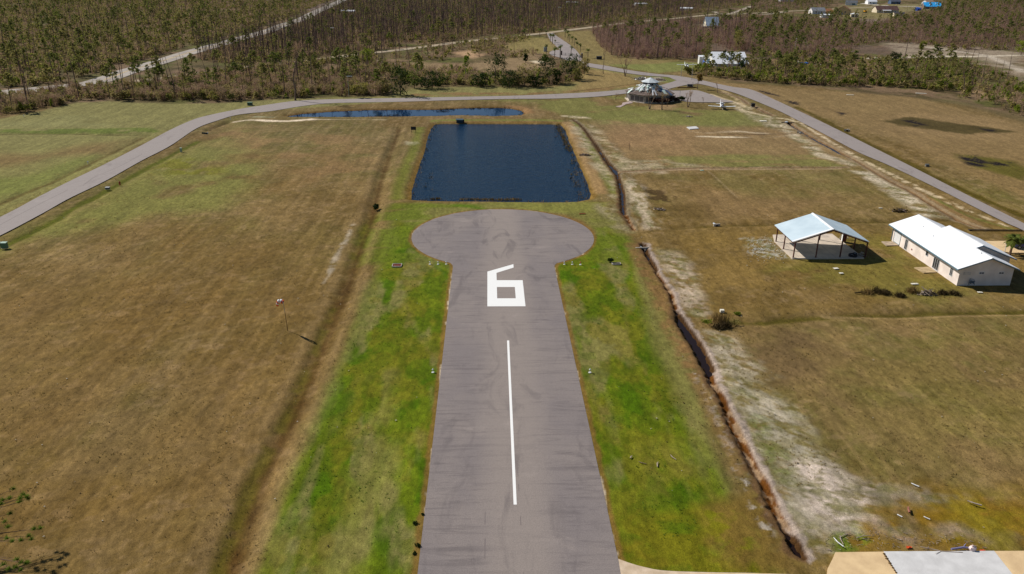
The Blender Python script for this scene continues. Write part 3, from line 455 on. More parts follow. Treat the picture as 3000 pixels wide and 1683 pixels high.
def nz(sc,det,st=(1,1,1),rot=0):
    mp=nt.nodes.new('ShaderNodeMapping'); mp.inputs['Scale'].default_value=st; mp.inputs['Rotation'].default_value=(0,0,rot); nt.links.new(tc.outputs['Object'],mp.inputs[0])
    n=nt.nodes.new('ShaderNodeTexNoise'); n.inputs['Scale'].default_value=sc; n.inputs['Detail'].default_value=det; n.inputs['Roughness'].default_value=.65; nt.links.new(mp.outputs[0],n.inputs['Vector']); return n
def mrange(n,a,b_,c,d_):
    r=nt.nodes.new('ShaderNodeMapRange'); nt.links.new(n.outputs['Fac'],r.inputs[0])
    for k,v in enumerate((a,b_,c,d_)): r.inputs[1+k].default_value=v
    return r.outputs[0]
def mul(a,b_):
    n=nt.nodes.new('ShaderNodeMath'); n.operation='MULTIPLY'; nt.links.new(a,n.inputs[0]); nt.links.new(b_,n.inputs[1]); return n.outputs[0]
f=mul(mul(mrange(nz(1.6,6,(1,.45,1),.5),.3,.7,.72,1.28),mrange(nz(6,4),.3,.7,.8,1.2)),mrange(nz(.22,5,(1,.5,1),-.3),.3,.7,.86,1.14))
sp_=mrange(nz(2.6,3),.62,.70,1.0,.72); f=mul(f,sp_); f=mul(f,mrange(nz(17,4,(1,.5,1),.7),.33,.67,.70,1.32)); f=mul(f,mrange(nz(5,5,(1,.22,1),.95),.60,.72,1.0,1.28))
vm=nt.nodes.new('ShaderNodeVectorMath'); vm.operation='SCALE'; nt.links.new(ca.outputs['Color'],vm.inputs[0]); nt.links.new(f,vm.inputs['Scale']); nt.links.new(vm.outputs[0],b.inputs['Base Color'])
bp=nt.nodes.new('ShaderNodeBump'); bp.inputs['Strength'].default_value=.8; bp.inputs['Distance'].default_value=.06; n_=nz(7,6,(1,.6,1),.4); nt.links.new(n_.outputs['Fac'],bp.inputs['Height']); nt.links.new(bp.outputs[0],b.inputs['Normal'])
me.materials.append(gm); go=bpy.data.objects.new('ground',me); COL.objects.link(go); tag(go,kind='structure')
# ------------------------------------------------------------------ runway, roads, water
def asphalt(name,c1,c2,c3,cx=2.85,half=9.0):
    """aged asphalt: blotches, cross-wise scuffs, lane-long joints"""
    m=bpy.data.materials.new(name); m.use_nodes=True; nt=m.node_tree; b=nt.nodes['Principled BSDF']; b.inputs['Roughness'].default_value=.85; b.inputs['Specular IOR Level'].default_value=.25
    tc=nt.nodes.new('ShaderNodeTexCoord')
    def N_(sc,det,st,dist=0,rough=.6):
        mp=nt.nodes.new('ShaderNodeMapping'); mp.inputs['Scale'].default_value=st; nt.links.new(tc.outputs['Object'],mp.inputs[0])
        n=nt.nodes.new('ShaderNodeTexNoise'); n.inputs['Scale'].default_value=sc; n.inputs['Detail'].default_value=det; n.inputs['Distortion'].default_value=dist; n.inputs['Roughness'].default_value=rough
        nt.links.new(mp.outputs[0],n.inputs['Vector']); return n.outputs['Fac']
    def MR(x,a,b_,c,d):
        r=nt.nodes.new('ShaderNodeMapRange'); r.interpolation_type='SMOOTHSTEP'; nt.links.new(x,r.inputs[0]); 
        for k,v in enumerate((a,b_,c,d)): r.inputs[1+k].default_value=v
        return r.outputs[0]
    def MX(f,a,b_):
        n=nt.nodes.new('ShaderNodeMix'); n.data_type='RGBA'; nt.links.new(f,n.inputs[0])
        for s_,v in((6,a),(7,b_)):
            if isinstance(v,tuple): n.inputs[s_].default_value=(*v,1)
            else: nt.links.new(v,n.inputs[s_])
        return n.outputs[2]
    def MU(a,b_,op='MULTIPLY'):
        n=nt.nodes.new('ShaderNodeMath'); n.operation=op
        for k,v in enumerate((a,b_)):
            if isinstance(v,(int,float)): n.inputs[k].default_value=v
            else: nt.links.new(v,n.inputs[k])
        return n.outputs[0]
    sx=nt.nodes.new('ShaderNodeSeparateXYZ'); nt.links.new(tc.outputs['Object'],sx.inputs[0])
    ax=MU(MU(sx.outputs[0],cx,'SUBTRACT'),1,'MULTIPLY'); ab=nt.nodes.new('ShaderNodeMath'); ab.operation='ABSOLUTE'; nt.links.new(ax,ab.inputs[0])
    lane=MR(MU(ab.outputs[0],MU(N_(.25,4,(1,.25,1)),2.2,'MULTIPLY'),'ADD'),half*.26,half*.72,0,1)
    wob=MR(N_(.10,4,(1,.6,1)),.35,.65,0,1)
    col=MX(lane,c1,c2); col=MX(MU(wob,.55),col,c1)
    scf=MR(N_(.55,6,(.25,2.4,1),1.0,.72),.46,.70,0,.62); scf=MU(scf,MR(lane,0,1,.35,1)); col=MX(scf,col,c3)
    dk=MU(MR(N_(.16,5,(1.5,.5,1),1.6),.52,.70,0,.45),MR(sx.outputs[1],118,134,1.0,1.25),'MULTIPLY'); col=MX(dk,col,c3)
    lt=MR(N_(.2,5,(.7,1,1),.6),.58,.8,0,.5); col=MX(lt,col,tuple(min(1,c*1.35) for c in c1))
    edge=MR(ab.outputs[0],half*.96,half*1.0,0,.35); 
    fine=MR(N_(9,5,(1,1,1)),.3,.7,.86,1.13); vm=nt.nodes.new('ShaderNodeVectorMath'); vm.operation='SCALE'; nt.links.new(col,vm.inputs[0]); nt.links.new(fine,vm.inputs['Scale'])
    nt.links.new(vm.outputs[0],b.inputs['Base Color'])
    bp=nt.nodes.new('ShaderNodeBump'); bp.inputs['Strength'].default_value=.25; bp.inputs['Distance'].default_value=.02; nt.links.new(N_(14,4,(1,1,1)),bp.inputs['Height']); nt.links.new(bp.outputs[0],b.inputs['Normal'])
    return m
m_run=asphalt('runway_asphalt',srgb(143,132,125),srgb(127,118,116),srgb(98,90,90))
m_road=asphalt('road_asphalt',srgb(150,140,135),srgb(146,136,133),srgb(126,116,113),cx=0,half=300)
m_roadfar=mat('far_road_asphalt',srgb(172,162,150),.9,srgb(148,138,128),.15)
m_tanroad=mat('sandy_road_asphalt',srgb(176,158,130),.9,srgb(152,138,114),.2)
m_white=mat('white_road_paint',(.88,.87,.84),.6,(.66,.65,.62),5,contrast=(.60,.82),detail=8)
rw=sheet('runway',RUNWAY,m_run,.02)
# painted numeral 6 and centre stripe
K6=lambda *p:q('A1',*p)
o1=K6((892,1087),(1251,1086)); i1=K6((983,1011),(1157,1012)); i0=K6((983,905),(1153,905)); tb=K6((983,840),(1228,842)); dg=K6((900,760),(1137,690),(1139,722),(983,772))
xl=o1[0][0]; xr=o1[1][0]; yb=(o1[0][1]+o1[1][1])/2; xil=(i1[0][0]+i0[0][0])/2; xir=(i1[1][0]+i0[1][0])/2; yi=(i1[0][1]+i1[1][1])/2; yt=(i0[0][1]+i0[1][1])/2; y2=(tb[0][1]+tb[1][1])/2
k=M(); z6=.026
for P_ in([(xl,yb),(xr,yb),(xr,yi),(xl,yi)],[(xir,yi),(xr,yi),(xr,yt),(xir,yt)],[(xl,yi),(xil,yi),(xil,yt),(xl,yt)],[(xl,yt),(xr,yt),(xr,y2),(xl,y2)],[(xl,y2),(xil,y2),(xil,dg[3][1]),(xl,dg[0][1])],[(xl,dg[0][1]),(xil,dg[3][1]),dg[2],dg[1]]):
    k.face([(a,b_,z6) for a,b_ in P_])
k.build('runway_number',m_white)['kind']='structure'
ct=q('A1',(1077,1408),(1097,1408)); cb=[G(1150+1142*800/2576,1450+95*800/2576),G(1150+1172*800/2576,1450+95*800/2576)]
k=M().face([(cb[0][0],cb[0][1],z6),(cb[1][0],cb[0][1],z6),(ct[1][0],ct[0][1],z6),(ct[0][0],ct[0][1],z6)]); k.build('centre_line',m_white)['kind']='structure'
# thin sealed cracks on the runway
m_crack=mat('crack_sealer',srgb(112,102,100),.8); kk=M()
for x,y0,y1 in((3.05,52,72),(-.4,56,70)):
    y=y0
    while y<y1:
        L=random.uniform(1,5); kk.face([(x-.03,y,.0245),(x+.03,y,.0245),(x+.03+random.uniform(-.04,.04),y+L,.0245),(x-.03,y+L,.0245)]); y+=L+random.uniform(1,9)
kk.build('runway_cracks',m_crack)['kind']='structure'
ROADS=[]
_,P_=strip('road_around_field',R_LEFT[0],R_LEFT[1],m_road,.03); ROADS.append(P_)
_,P_=strip('entrance_road',R_RIGHT[0],R_RIGHT[1],m_road,.05); ROADS.append(P_)
a,b_=band(R_FARW,11.5); _,P_=strip('highway',a,b_,m_roadfar,.04,2); ROADS.append(P_)
a,b_=band(R_FARE,7.5); _,P_=strip('county_road',a,b_,m_tanroad,.06,2); ROADS.append(P_)
sheet('parking_apron',smooth(APRON,4,True),m_road,.08); sheet('gate_pull_off',smooth(GATE,3,True),m_road,.085)
ROADS+=[APRON,GATE]
for nm,P_ in(('cracked_lines',q('L1',(780,690),(900,600),(1010,560),(1200,470),(1340,390))),('cracked_lines',q('L1',(0,1060),(300,900),(640,730)))):
    a,b_=band(P_,.10); strip(nm,a,b_,m_crack,.036,2)
k=M()
for c_,y_ in((R_FARW,0),):
    sp=smooth(c_[6:15],6)
    for j in range(0,len(sp)-1):
        a=np.array(sp[j]); e=np.array(sp[j+1])-a; L=np.hypot(*e); n_=np.array([-e[1],e[0]])/L*.12; e=e*.97
        for s_ in(-.15,.15):
            o_=n_/.12*s_; k.face([(*(a+o_-n_*.8),.055),(*(a+e+o_-n_*.8),.055),(*(a+e+o_+n_*.8),.055),(*(a+o_+n_*.8),.055)])
k.build('yellow_centre_lines',mat('yellow_road_paint',srgb(220,180,70),.7))['kind']='structure'
# water
def water(name,deep,wave,rough=.06,bs=.25,sc=1.2):
    m=bpy.data.materials.new(name); m.use_nodes=True; nt=m.node_tree; b=nt.nodes['Principled BSDF']
    b.inputs['Base Color'].default_value=(*deep,1); b.inputs['Roughness'].default_value=rough; b.inputs['IOR'].default_value=1.333; b.inputs['Specular IOR Level'].default_value=.34
    tc=nt.nodes.new('ShaderNodeTexCoord'); mp=nt.nodes.new('ShaderNodeMapping'); mp.inputs['Scale'].default_value=(.45,1.3,1); nt.links.new(tc.outputs['Object'],mp.inputs[0])
    n=nt.nodes.new('ShaderNodeTexNoise'); n.inputs['Scale'].default_value=sc; n.inputs['Detail'].default_value=5; n.inputs['Roughness'].default_value=.6; nt.links.new(mp.outputs[0],n.inputs['Vector'])
    bp=nt.nodes.new('ShaderNodeBump'); bp.inputs['Strength'].default_value=bs; bp.inputs['Distance'].default_value=wave; nt.links.new(n.outputs['Fac'],bp.inputs['Height']); nt.links.new(bp.outputs[0],b.inputs['Normal'])
    return m
m_pond=water('pond_water',(.001,.017,.046),.28,.10,.9); m_back=water('still_pond_water',(.003,.022,.068),.02,.03,.3); m_dw=water('ditch_water',(.016,.008,.005),.05,.05,.2)
sheet('pond',off(POND,1.6),m_pond,-.5); sheet('back_pond',off(BACKPOND,0.8),m_back,-.5)
for j,(pts,w,zl,sl_,dep,kind) in enumerate(WATERS):
    if not kind: continue
    ww=np.array([w]*len(pts) if np.isscalar(w) else w)+.7; P=np.array(pts); t=np.gradient(P,axis=0); t/=np.hypot(t[:,0],t[:,1])[:,None]; n_=np.c_[-t[:,1],t[:,0]]*ww[:,None]/2
    strip('ditch_water',[tuple(p) for p in P+n_],[tuple(p) for p in P-n_],m_dw,zl-(.03 if kind==2 else 0)-.001*j,4)
# ------------------------------------------------------------------ concrete slabs at the bottom right
m_tan=mat('buff_concrete',srgb(226,196,150),.85,srgb(206,176,134),.7,.15,8); m_grey=mat('pale_grey_concrete',srgb(214,212,210),.7,srgb(198,196,194),.9,.1,6); m_apr=mat('sandy_concrete',srgb(214,192,166),.85,srgb(190,168,140),1.2,.15,8)
def prism_obj(name,poly,z0,z1,m_,kind='structure',parent=None):
    A=sum(poly[k][0]*poly[(k+1)%len(poly)][1]-poly[(k+1)%len(poly)][0]*poly[k][1] for k in range(len(poly)))
    if A<0: poly=poly[::-1]
    o=M().prism(poly,z0,z1).build(name,m_,parent)
    if kind and not parent: o['kind']=kind
    return o
B3=lambda *p:q('B3',*p)
prism_obj('buff_slab',B3((792,1246),(1245,1240),(1370,1446),(1420,1560),(700,1560),(720,1400),(770,1300)),-.15,.10,m_tan)
prism_obj('grey_slab',B3((1247,1239),(2285,1234),(2452,1446),(2560,1560),(1424,1560),(1373,1446)),-.15,.12,m_grey)
prism_obj('sandy_slab',B3((2287,1234),(3200,1228),(3200,1560),(2564,1560),(2455,1446)),-.15,.10,m_tan)
tp=smooth([G(1811.5,1638.5),G(1849,1652),G(1890,1663),G(1948,1673),G(2080,1678),G(2200,1680),G(2325,1684)],4)+[G(2500,1720),G(1825,1720)]
prism_obj('taxiway',tp,-.15,.03,m_apr)
prism_obj('field_slab',q('A7',(1000,172),(1090,165),(1116,185),(1030,192)),-.1,.12,m_grey)
k=M()
for j in range(9): 
    a=q('B3',(1250+14*j*1.0,1262+j*22))[0]; k.blob((a[0],a[1],.13),(.10+.05*random.random(),.12,.05),6,4,.3,j)
tag(k.build('leaf_litter',mat('wet_leaves',srgb(96,74,44),.95)),'brown leaf clumps caught in the joint between buff and grey slabs','leaves',kind='stuff')
# ------------------------------------------------------------------ shared materials
m_bark=mat('pine_bark',srgb(132,106,86),.95,srgb(98,78,64),1.5); m_dead=mat('dead_pine_bark',srgb(128,104,92),.95,srgb(88,70,64),.6); m_grey_bark=mat('grey_bark',srgb(132,112,96),.95,srgb(92,76,64),1.2)
f_pine=foliage('pine_needles',[srgb(98,106,50),srgb(124,126,64),srgb(140,132,76),srgb(106,118,50)]); f_bush=foliage('evergreen_leaves',[srgb(108,108,52),srgb(140,132,68),srgb(158,142,94),srgb(120,124,50)])
f_twig=foliage('bare_twigs',[srgb(156,128,104),srgb(178,152,124),srgb(138,110,92),srgb(158,140,98)]); f_purple=foliage('purple_twigs',[srgb(146,116,104),srgb(166,136,118),srgb(130,100,94),srgb(166,140,110)])
f_bright=foliage('bright_leaves',[srgb(104,126,34),srgb(134,146,48),srgb(116,120,42)]); f_dark=foliage('dark_oak_leaves',[srgb(40,56,22),srgb(56,70,28),srgb(50,62,22)]); f_palm=foliage('palm_fronds',[srgb(84,104,40),srgb(108,118,50),srgb(74,88,34)])
f_rust=foliage('rusty_leaves',[srgb(108,96,34),srgb(92,92,30),srgb(128,96,44)])
m_wpaint=mat('white_paint',(.80,.80,.79),.5,(.72,.72,.71),1.2); m_dark=mat('dark_glass',(.03,.035,.045),.12,spec=.6); m_black=mat('black_rubber',(.025,.025,.03),.8); m_galv=mat('galvanised_metal',(.42,.44,.46),.4,metal=.4)
m_green=mat('green_cabinet_paint',srgb(52,78,62),.5,srgb(70,98,82),2); m_conc=mat('weathered_concrete',srgb(190,182,170),.9,srgb(150,142,130),2)
# ------------------------------------------------------------------ plant builders
def leaves(k,c,r,n,s,rr):
    for _ in range(n):
        a=rr.uniform(0,6.283); z=rr.uniform(-1,1); q_=math.sqrt(1-z*z); rad=rr.random()**.45
        p=Vector((c[0]+r[0]*rad*q_*math.cos(a),c[1]+r[1]*rad*q_*math.sin(a),c[2]+r[2]*rad*z))
        u=Vector((rr.gauss(0,1),rr.gauss(0,1),rr.gauss(0,.7))).normalized(); w=u.cross(Vector((rr.gauss(0,1),rr.gauss(0,1),rr.gauss(0,1)))).normalized()
        l=s*rr.uniform(.6,1.4)/2; h=l*rr.uniform(.5,.9); k.face([p-u*l-w*h*.6,p+u*l-w*h,p+u*l*.8+w*h,p-u*l+w*h*.7])
def blade(k,a,b,w,rr):
    a=Vector(a);b=Vector(b); d=(b-a).normalized(); s=d.cross(Vector((rr.gauss(0,1),rr.gauss(0,1),rr.gauss(0,.4)))).normalized()*w/2; k.face([a-s,a+s,b+s*.4,b-s*.4])
def pine(seed,h=11,lod=0,tuft=1.0,live=.5,ls=1.0):
    rr=random.Random(seed); t=M(); c=M(); lx,ly=rr.uniform(-.8,.8)*h*.07,rr.uniform(-.5,.5)*h*.05
    ax=lambda z:(lx*(max(z,0)/h)**1.5,ly*(max(z,0)/h)**1.3,z); t.tube([ax(-.2),ax(h*.5),ax(h)],[.17*h/11,.12*h/11,.03],4 if lod else 6,False)
    nb=int((9 if lod else 18)*tuft); live=live*(1 if seed%2 else .62)
    for j in range(nb):
        z=h*(1-live)+h*live*(j+rr.random())/nb; z=min(z,h*.99); L=(.5+1.9*(1-(z-h*(1-live))/(h*live)))*rr.uniform(.6,1.25)*h/11; a=rr.uniform(0,6.283)
        p=ax(z); e=(p[0]+L*math.cos(a),p[1]+L*math.sin(a),z+L*.25); blade(t,p,e,.09 if not lod else .14,rr)
        leaves(c,e,(.78,.78,.42),(6 if lod else 13),(.85 if lod else .5)*ls,rr)
        if rr.random()<.5: leaves(c,(p[0]+L*.5*math.cos(a),p[1]+L*.5*math.sin(a),z+.1),(.5,.5,.3),(3 if lod else 6),(.8 if lod else .45)*ls,rr)
    leaves(c,ax(h),(.4,.4,.5),(4 if lod else 9),.5,rr)
    return t,c
def snag(seed,h=13,lod=0,green=0):
    rr=random.Random(seed); t=M(); c=M(); lx,ly=rr.uniform(-.9,1.6)*h*.09,rr.uniform(-1,1)*h*.05
    ax=lambda z:(lx*(max(z,0)/h)**1.4,ly*(max(z,0)/h)**1.3,z); t.tube([ax(-.2),ax(h*.55),ax(h)],[.20,.14,.06],4 if lod else 5,False)
    for j in range(3 if lod else rr.randint(4,9)):
        z=h*rr.uniform(.45,.98); a=rr.uniform(0,6.283); L=rr.uniform(.4,1.5); p=ax(z); e=(p[0]+L*math.cos(a),p[1]+L*math.sin(a),z+L*rr.uniform(-.3,.5)); blade(t,p,e,.10,rr)
        if green and rr.random()<.6: leaves(c,e,(.45,.45,.35),5 if lod else 8,.5,rr)
    return t,c
def brush(seed,h=3.2,lod=0,w=1.5):
    rr=random.Random(seed); k=M()
    for j in range(9 if lod else 22):
        a=rr.uniform(0,6.283); b0=(rr.uniform(-.3,.3)*w,rr.uniform(-.3,.3)*w,0); sp=rr.uniform(.2,1)*w*.6; hh=h*rr.uniform(.6,1.05); m_=(b0[0]+sp*.5*math.cos(a),b0[1]+sp*.5*math.sin(a),hh*.6); e=(b0[0]+sp*math.cos(a),b0[1]+sp*math.sin(a),hh)
        ww=.13 if lod else .07; blade(k,b0,m_,ww,rr); blade(k,m_,e,ww*.7,rr)
        for _ in range(1 if lod else 4):
            b=rr.uniform(0,6.283); L=rr.uniform(.3,.9)*h/3; t=rr.uniform(.4,1); p=tuple(m_[i]*(1-t)+e[i]*t for i in range(3)); blade(k,p,(p[0]+L*math.cos(b),p[1]+L*math.sin(b),p[2]+L*.5),ww*.6,rr)
    leaves(k,(0,0,h*.5),(w*.6,w*.6,h*.42),6 if lod else 26,.34 if lod else .22,rr)
    return k
def bush(seed,h=2.4,w=1.4,lod=0):
    rr=random.Random(seed); k=M()
    for _ in range(3 if lod else 6):
        c=(rr.uniform(-.5,.5)*w,rr.uniform(-.5,.5)*w,h*rr.uniform(.3,.75)); leaves(k,c,(w*.55,w*.55,h*.32),7 if lod else 24,.65 if lod else .36,rr)
    return k
def hardwood(seed,h=8,spread=.5,trunks=2,depth=4,w0=.22,twig=1.0):
    """leafless tree: forked limbs (parts: trunk, crown of twigs)"""
    rr=random.Random(seed); t=M(); c=M()
    def grow(p,d,L,r,lv):
        e=p+d*L; m_=p+d*L*.5+Vector((rr.gauss(0,.04),rr.gauss(0,.04),0))*L
        if lv>1: t.tube([p,m_,e],[r,r*.85,r*.68],5,False)
        else:
            blade(c,p,e,max(r*2,.05),rr)
        if lv==0: return
        for _ in range(3 if lv<3 else 2):
            dd=(d+Vector((rr.gauss(0,spread),rr.gauss(0,spread),rr.uniform(.0,.35)))).normalized(); grow(e,dd,L*rr.uniform(.6,.85),r*.62,lv-1)
        if lv<=2:
            for _ in range(int(5*twig)):
                s=rr.random(); pp=p*(1-s)+e*s; dd=(d+Vector((rr.gauss(0,.7),rr.gauss(0,.7),rr.uniform(-.1,.5)))).normalized(); blade(c,pp,pp+dd*L*rr.uniform(.3,.8),.045,rr)
    for j in range(trunks):
        a=6.283*j/max(trunks,1)+rr.random(); lean=.0 if trunks==1 else .28; grow(Vector((math.cos(a)*.15*(trunks>1),math.sin(a)*.15*(trunks>1),-.1)),Vector((math.cos(a)*lean,math.sin(a)*lean,1)).normalized(),h*.34,w0,depth)
    return t,c
def palm(seed,h=4.5,nf=18,fl=1.5,r=.16):
    rr=random.Random(seed); t=M(); c=M(); lx=rr.uniform(-.3,.3); t.tube([(0,0,-.1),(lx*.3,0,h*.5),(lx,0,h)],[r*1.15,r,r*.9],8,False)
    for j in range(nf):
        a=6.283*j/nf*2.4+rr.uniform(-.2,.2); el=rr.uniform(-.5,1.2); L=fl*rr.uniform(.75,1.1); p=Vector((lx,0,h)); d=Vector((math.cos(a)*math.cos(el),math.sin(a)*math.cos(el),math.sin(el))); s=Vector((-math.sin(a),math.cos(a),0))
        prev=None
        for q_ in range(5):
            u=q_/4; pos=p+d*L*u+Vector((0,0,-.55*L*u*u)); w=[.03,.10,.34,.30,.05][q_]*fl/1.5; dz=Vector((0,0,-.12*w/.3))
            cur=(pos-s*w+dz,pos,pos+s*w+dz)
            if prev: c.face([prev[0],prev[1],cur[1],cur[0]]); c.face([prev[1],prev[2],cur[2],cur[1]])
            prev=cur
        for _ in range(5):
            u=rr.uniform(.45,1); pos=p+d*L*u+Vector((0,0,-.55*L*u*u)); sg=rr.choice((-1,1)); blade(c,pos,pos+s*sg*.45*fl/1.5+d*.25+Vector((0,0,-.22)),.08,rr)
    return t,c
def mesh_of(k,name,mats):
    o=k.build(name,mats); me=o.data; bpy.data.objects.remove(o); return me
def join(a,b): 
    k=M(); k.v=a.v+b.v; n=len(a.v); k.f=a.f+[tuple(i+n for i in f) for f in b.f]; k.mi=[0]*len(a.f)+[1]*len(b.f); return k
def place_tree(name,protos,x,y,sc,rz,label,cat,group,z=-.08,parts=True,tilt=(0,0)):
    """protos=(trunk mesh, crown mesh, joined mesh)"""
    if parts:
        r=bpy.data.objects.new(name,None); r.empty_display_size=.3; COL.objects.link(r)
        for nm,me_ in(('trunk',protos[0]),('crown',protos[1])):
            if me_ is None: continue
            o=bpy.data.objects.new(nm,me_); COL.objects.link(o); o.parent=r
    else:
        r=bpy.data.objects.new(name,protos[2]); COL.objects.link(r)
    r.location=(x,y,z); r.scale=(sc,sc,sc); r.rotation_euler=(tilt[0],tilt[1],rz); tag(r,label,cat,group); return r
def protos(kt,kc,mt,mc,nm):
    return (mesh_of(kt,nm+'_trunk',mt), mesh_of(kc,nm+'_crown',mc) if kc.f else None, mesh_of(join(kt,kc),nm,[mt,mc]))
# ------------------------------------------------------------------ woods
LIB={}
for kind,fn,mt,mc in(('pine_tree',lambda s,l:pine(s,11,l,1.15,.55,1.0),m_bark,f_pine),('dead_pine',lambda s,l:snag(s,16,l,s%3==0),m_dead,f_pine)):
    LIB[kind]=dict(hi=[protos(*fn(100+j,0),mt,mc,kind) for j in range(6)],lo=[join(*fn(200+j,1)) for j in range(6)],mats=(mt,mc))
for kind,fn,mt in(('bare_shrub',lambda s,l:brush(s,3.2,l),f_twig),('purple_sapling',lambda s,l:brush(s,5.5,l,1.5),f_purple),('evergreen_bush',lambda s,l:bush(s,2.4,1.5,l),f_bush),('pine_sapling',lambda s,l:bush(s,3.6,1.0,l),f_bright)):
    his=[fn(300+j,0) for j in range(5)]; LIB[kind]=dict(hi=[(None,None,mesh_of(k,kind,mt)) for k in his],lo=[fn(400+j,1) for j in range(5)],mats=(mt,mt))
RGN=[]
def region(name,poly,dens,where,lots=()): RGN.append((name,poly,dens,where))
HOLES=[]   # clearings nothing grows in
hw=[G(*p) for p in []]
region('A',g('Z0',(-900,860),(0,850),(230,820),(600,780),(860,740),(1050,660),(1300,600),(1700,480),(2100,370),(2569,235))+g('C2',(340,225),(600,140),(900,10),(960,-60))+g('Z0',(-600,-60)),dict(pine_tree=1/120,dead_pine=1/100,evergreen_bush=1/6,bare_shrub=1/10,pine_sapling=1/45),'in the wood left of the highway')
region('B',g('Z0',(1800,560),(2120,450),(2569,330))+g('C2',(340,300),(600,215),(760,130),(1000,20),(1120,-60))+g('C3',(900,-60),(2569,-80),(2569,40),(2200,105),(1800,160),(1500,188),(1200,222),(860,265),(600,300),(350,330),(0,350),(-300,400),(-700,435),(-1050,500),(-1400,545),(-1700,560),(-2000,585),(-2200,620)),dict(dead_pine=1/12,pine_tree=1/260,evergreen_bush=1/12,bare_shrub=1/8,pine_sapling=1/120),'in the dead pine wood behind the county road')
region('C',g('Z0',(-900,930),(0,910),(300,870),(700,835),(1100,810),(1500,775),(1800,740),(2100,690),(2480,645))+g('C2',(260,640),(500,610),(850,570),(1100,530),(1250,520),(1330,600),(1600,640),(1700,760),(1430,830),(1420,890),(1000,905),(500,925),(100,935))+g('Z0',(2300,940),(2000,955),(1500,950),(1000,935),(720,945),(450,1020),(130,1070),(0,1085),(-900,1180)),dict(bare_shrub=1/5,evergreen_bush=1/7,dead_pine=1/95,pine_tree=1/160,pine_sapling=1/60),'in the scrub below the county road')
region('C4',g('C2',(1100,530),(1700,470),(2100,410),(2400,380),(2569,370),(2480,450),(2300,560),(2050,500),(1900,580),(1600,560)),dict(bare_shrub=1/22,evergreen_bush=1/28,dead_pine=1/130),'in the thicket beside the tan clearing')
region('C5',g('C2',(1500,700),(1700,620),(1900,640),(2200,680),(2350,740),(2569,760))+g('C3',(120,730),(600,700),(720,640),(900,600),(1000,620),(1040,700),(960,770),(760,800),(300,812),(0,815))+g('C2',(2000,810),(1650,815)),dict(bare_shrub=1/9,evergreen_bush=1/9,pine_sapling=1/40),'in the tree clump beyond the back pond')
region('C6',g('C3',(0,400),(200,350),(480,350),(480,395),(260,420),(250,470),(380,480),(560,500),(560,540),(60,550),(-60,480)),dict(bare_shrub=1/14,evergreen_bush=1/16),'in the thicket left of the entrance road')
region('D',g('C3',(1070,285),(1110,380),(1150,440),(1240,500),(1250,540),(1500,560),(1900,555),(2080,550),(2150,500),(2569,480),(2569,180),(2300,200),(2050,200),(1900,200),(1400,240)),dict(purple_sapling=1/6,dead_pine=1/55,bare_shrub=1/22,evergreen_bush=1/60,pine_tree=1/260),'in the purple leafless wood by the entrance')
region('E',g('C4',(-60,150),(300,190),(780,200),(1200,230),(1560,150),(1800,110),(2100,60),(2900,20),(3300,300),(2569,470),(2000,470),(1600,420),(1250,400),(1000,440),(900,540),(400,540),(0,540)),dict(purple_sapling=1/11,bare_shrub=1/16,evergreen_bush=1/24,pine_tree=1/120,pine_sapling=1/60,dead_pine=1/170),'in the brush below the village')
region('E2',g('C4',(0,-30),(800,-30),(760,60),(700,90),(300,110),(0,130)),dict(purple_sapling=1/25,evergreen_bush=1/50,dead_pine=1/80,pine_tree=1/90),'in the wood left of the village')
region('E3',g('C4',(1560,130),(1900,-30),(2900,-30),(2900,60),(2200,100)),dict(purple_sapling=1/25,evergreen_bush=1/30,dead_pine=1/160,pine_tree=1/90),'in the wood right of the village')
region('F',g('C3',(2030,690),(2100,640),(2250,640),(2569,610))+g('C4',(0,600),(300,620),(700,640),(900,700),(1200,720),(1500,690),(1700,640),(2000,640),(2050,800),(2050,940),(1850,890),(1550,830),(1200,820),(600,805),(200,785),(0,765))+g('C3',(2500,755),(2300,740),(2100,715)),dict(evergreen_bush=1/5,pine_sapling=1/11,bare_shrub=1/14,pine_tree=1/80),'in the hedge along the right field')
region('G',g('C4',(0,545),(900,560),(1500,560),(2100,600),(2300,700),(2569,800),(3200,900),(3200,1250),(2569,1110),(2300,1040),(2080,960),(2000,760),(1700,620),(1300,700),(800,640),(400,600)),dict(bare_shrub=1/22,evergreen_bush=1/26,pine_sapling=1/40,dead_pine=1/330),'on rough ground behind the right field')
def poly_pts(poly,dens,fall,rs):
    P=np.array(poly); x0,y0=P.min(0); x1,y1=P.max(0); y1=min(y1,1650); x0=max(x0,-1150); x1=min(x1,1250)
    if y1<=y0 or x1<=x0: return np.zeros((0,2))
    n=int((x1-x0)*(y1-y0)*dens); x=rs.uniform(x0,x1,n); y=rs.uniform(y0,y1,n)
    k=rs.random(n)<np.minimum(1,(430/np.maximum(y,1))**fall); x,y=x[k],y[k]
    w=(x*F_[0]+y*F_[1]-H*F_[2]); px=1500+F*(x*R_[0]+y*R_[1]-H*R_[2])/w; k=(px>-120)&(px<3120)&(fbm(x,y,16,900,3)>.37); x,y=x[k],y[k]
    k=sdpoly(x,y,poly)<0; return np.c_[x[k],y[k]]
ALL={k:[] for k in LIB}
rs=np.random.default_rng(5)
KEEPOUT=[]   # (x,y,r) filled by buildings
KEEPOUT+= [(184,692,11),(119,413,5),(122,423,13),(133,423,13),(193,712,16),(103.5,416,7)]
HOUSES=[(370,925,13),(356,858,9),(396,915,16),(389,868,7),(468,960,17),(452,898,9),(574,1056,16),(509,1146,14),(551,1178,14),(600,1160,14)]
KEEPOUT+=HOUSES
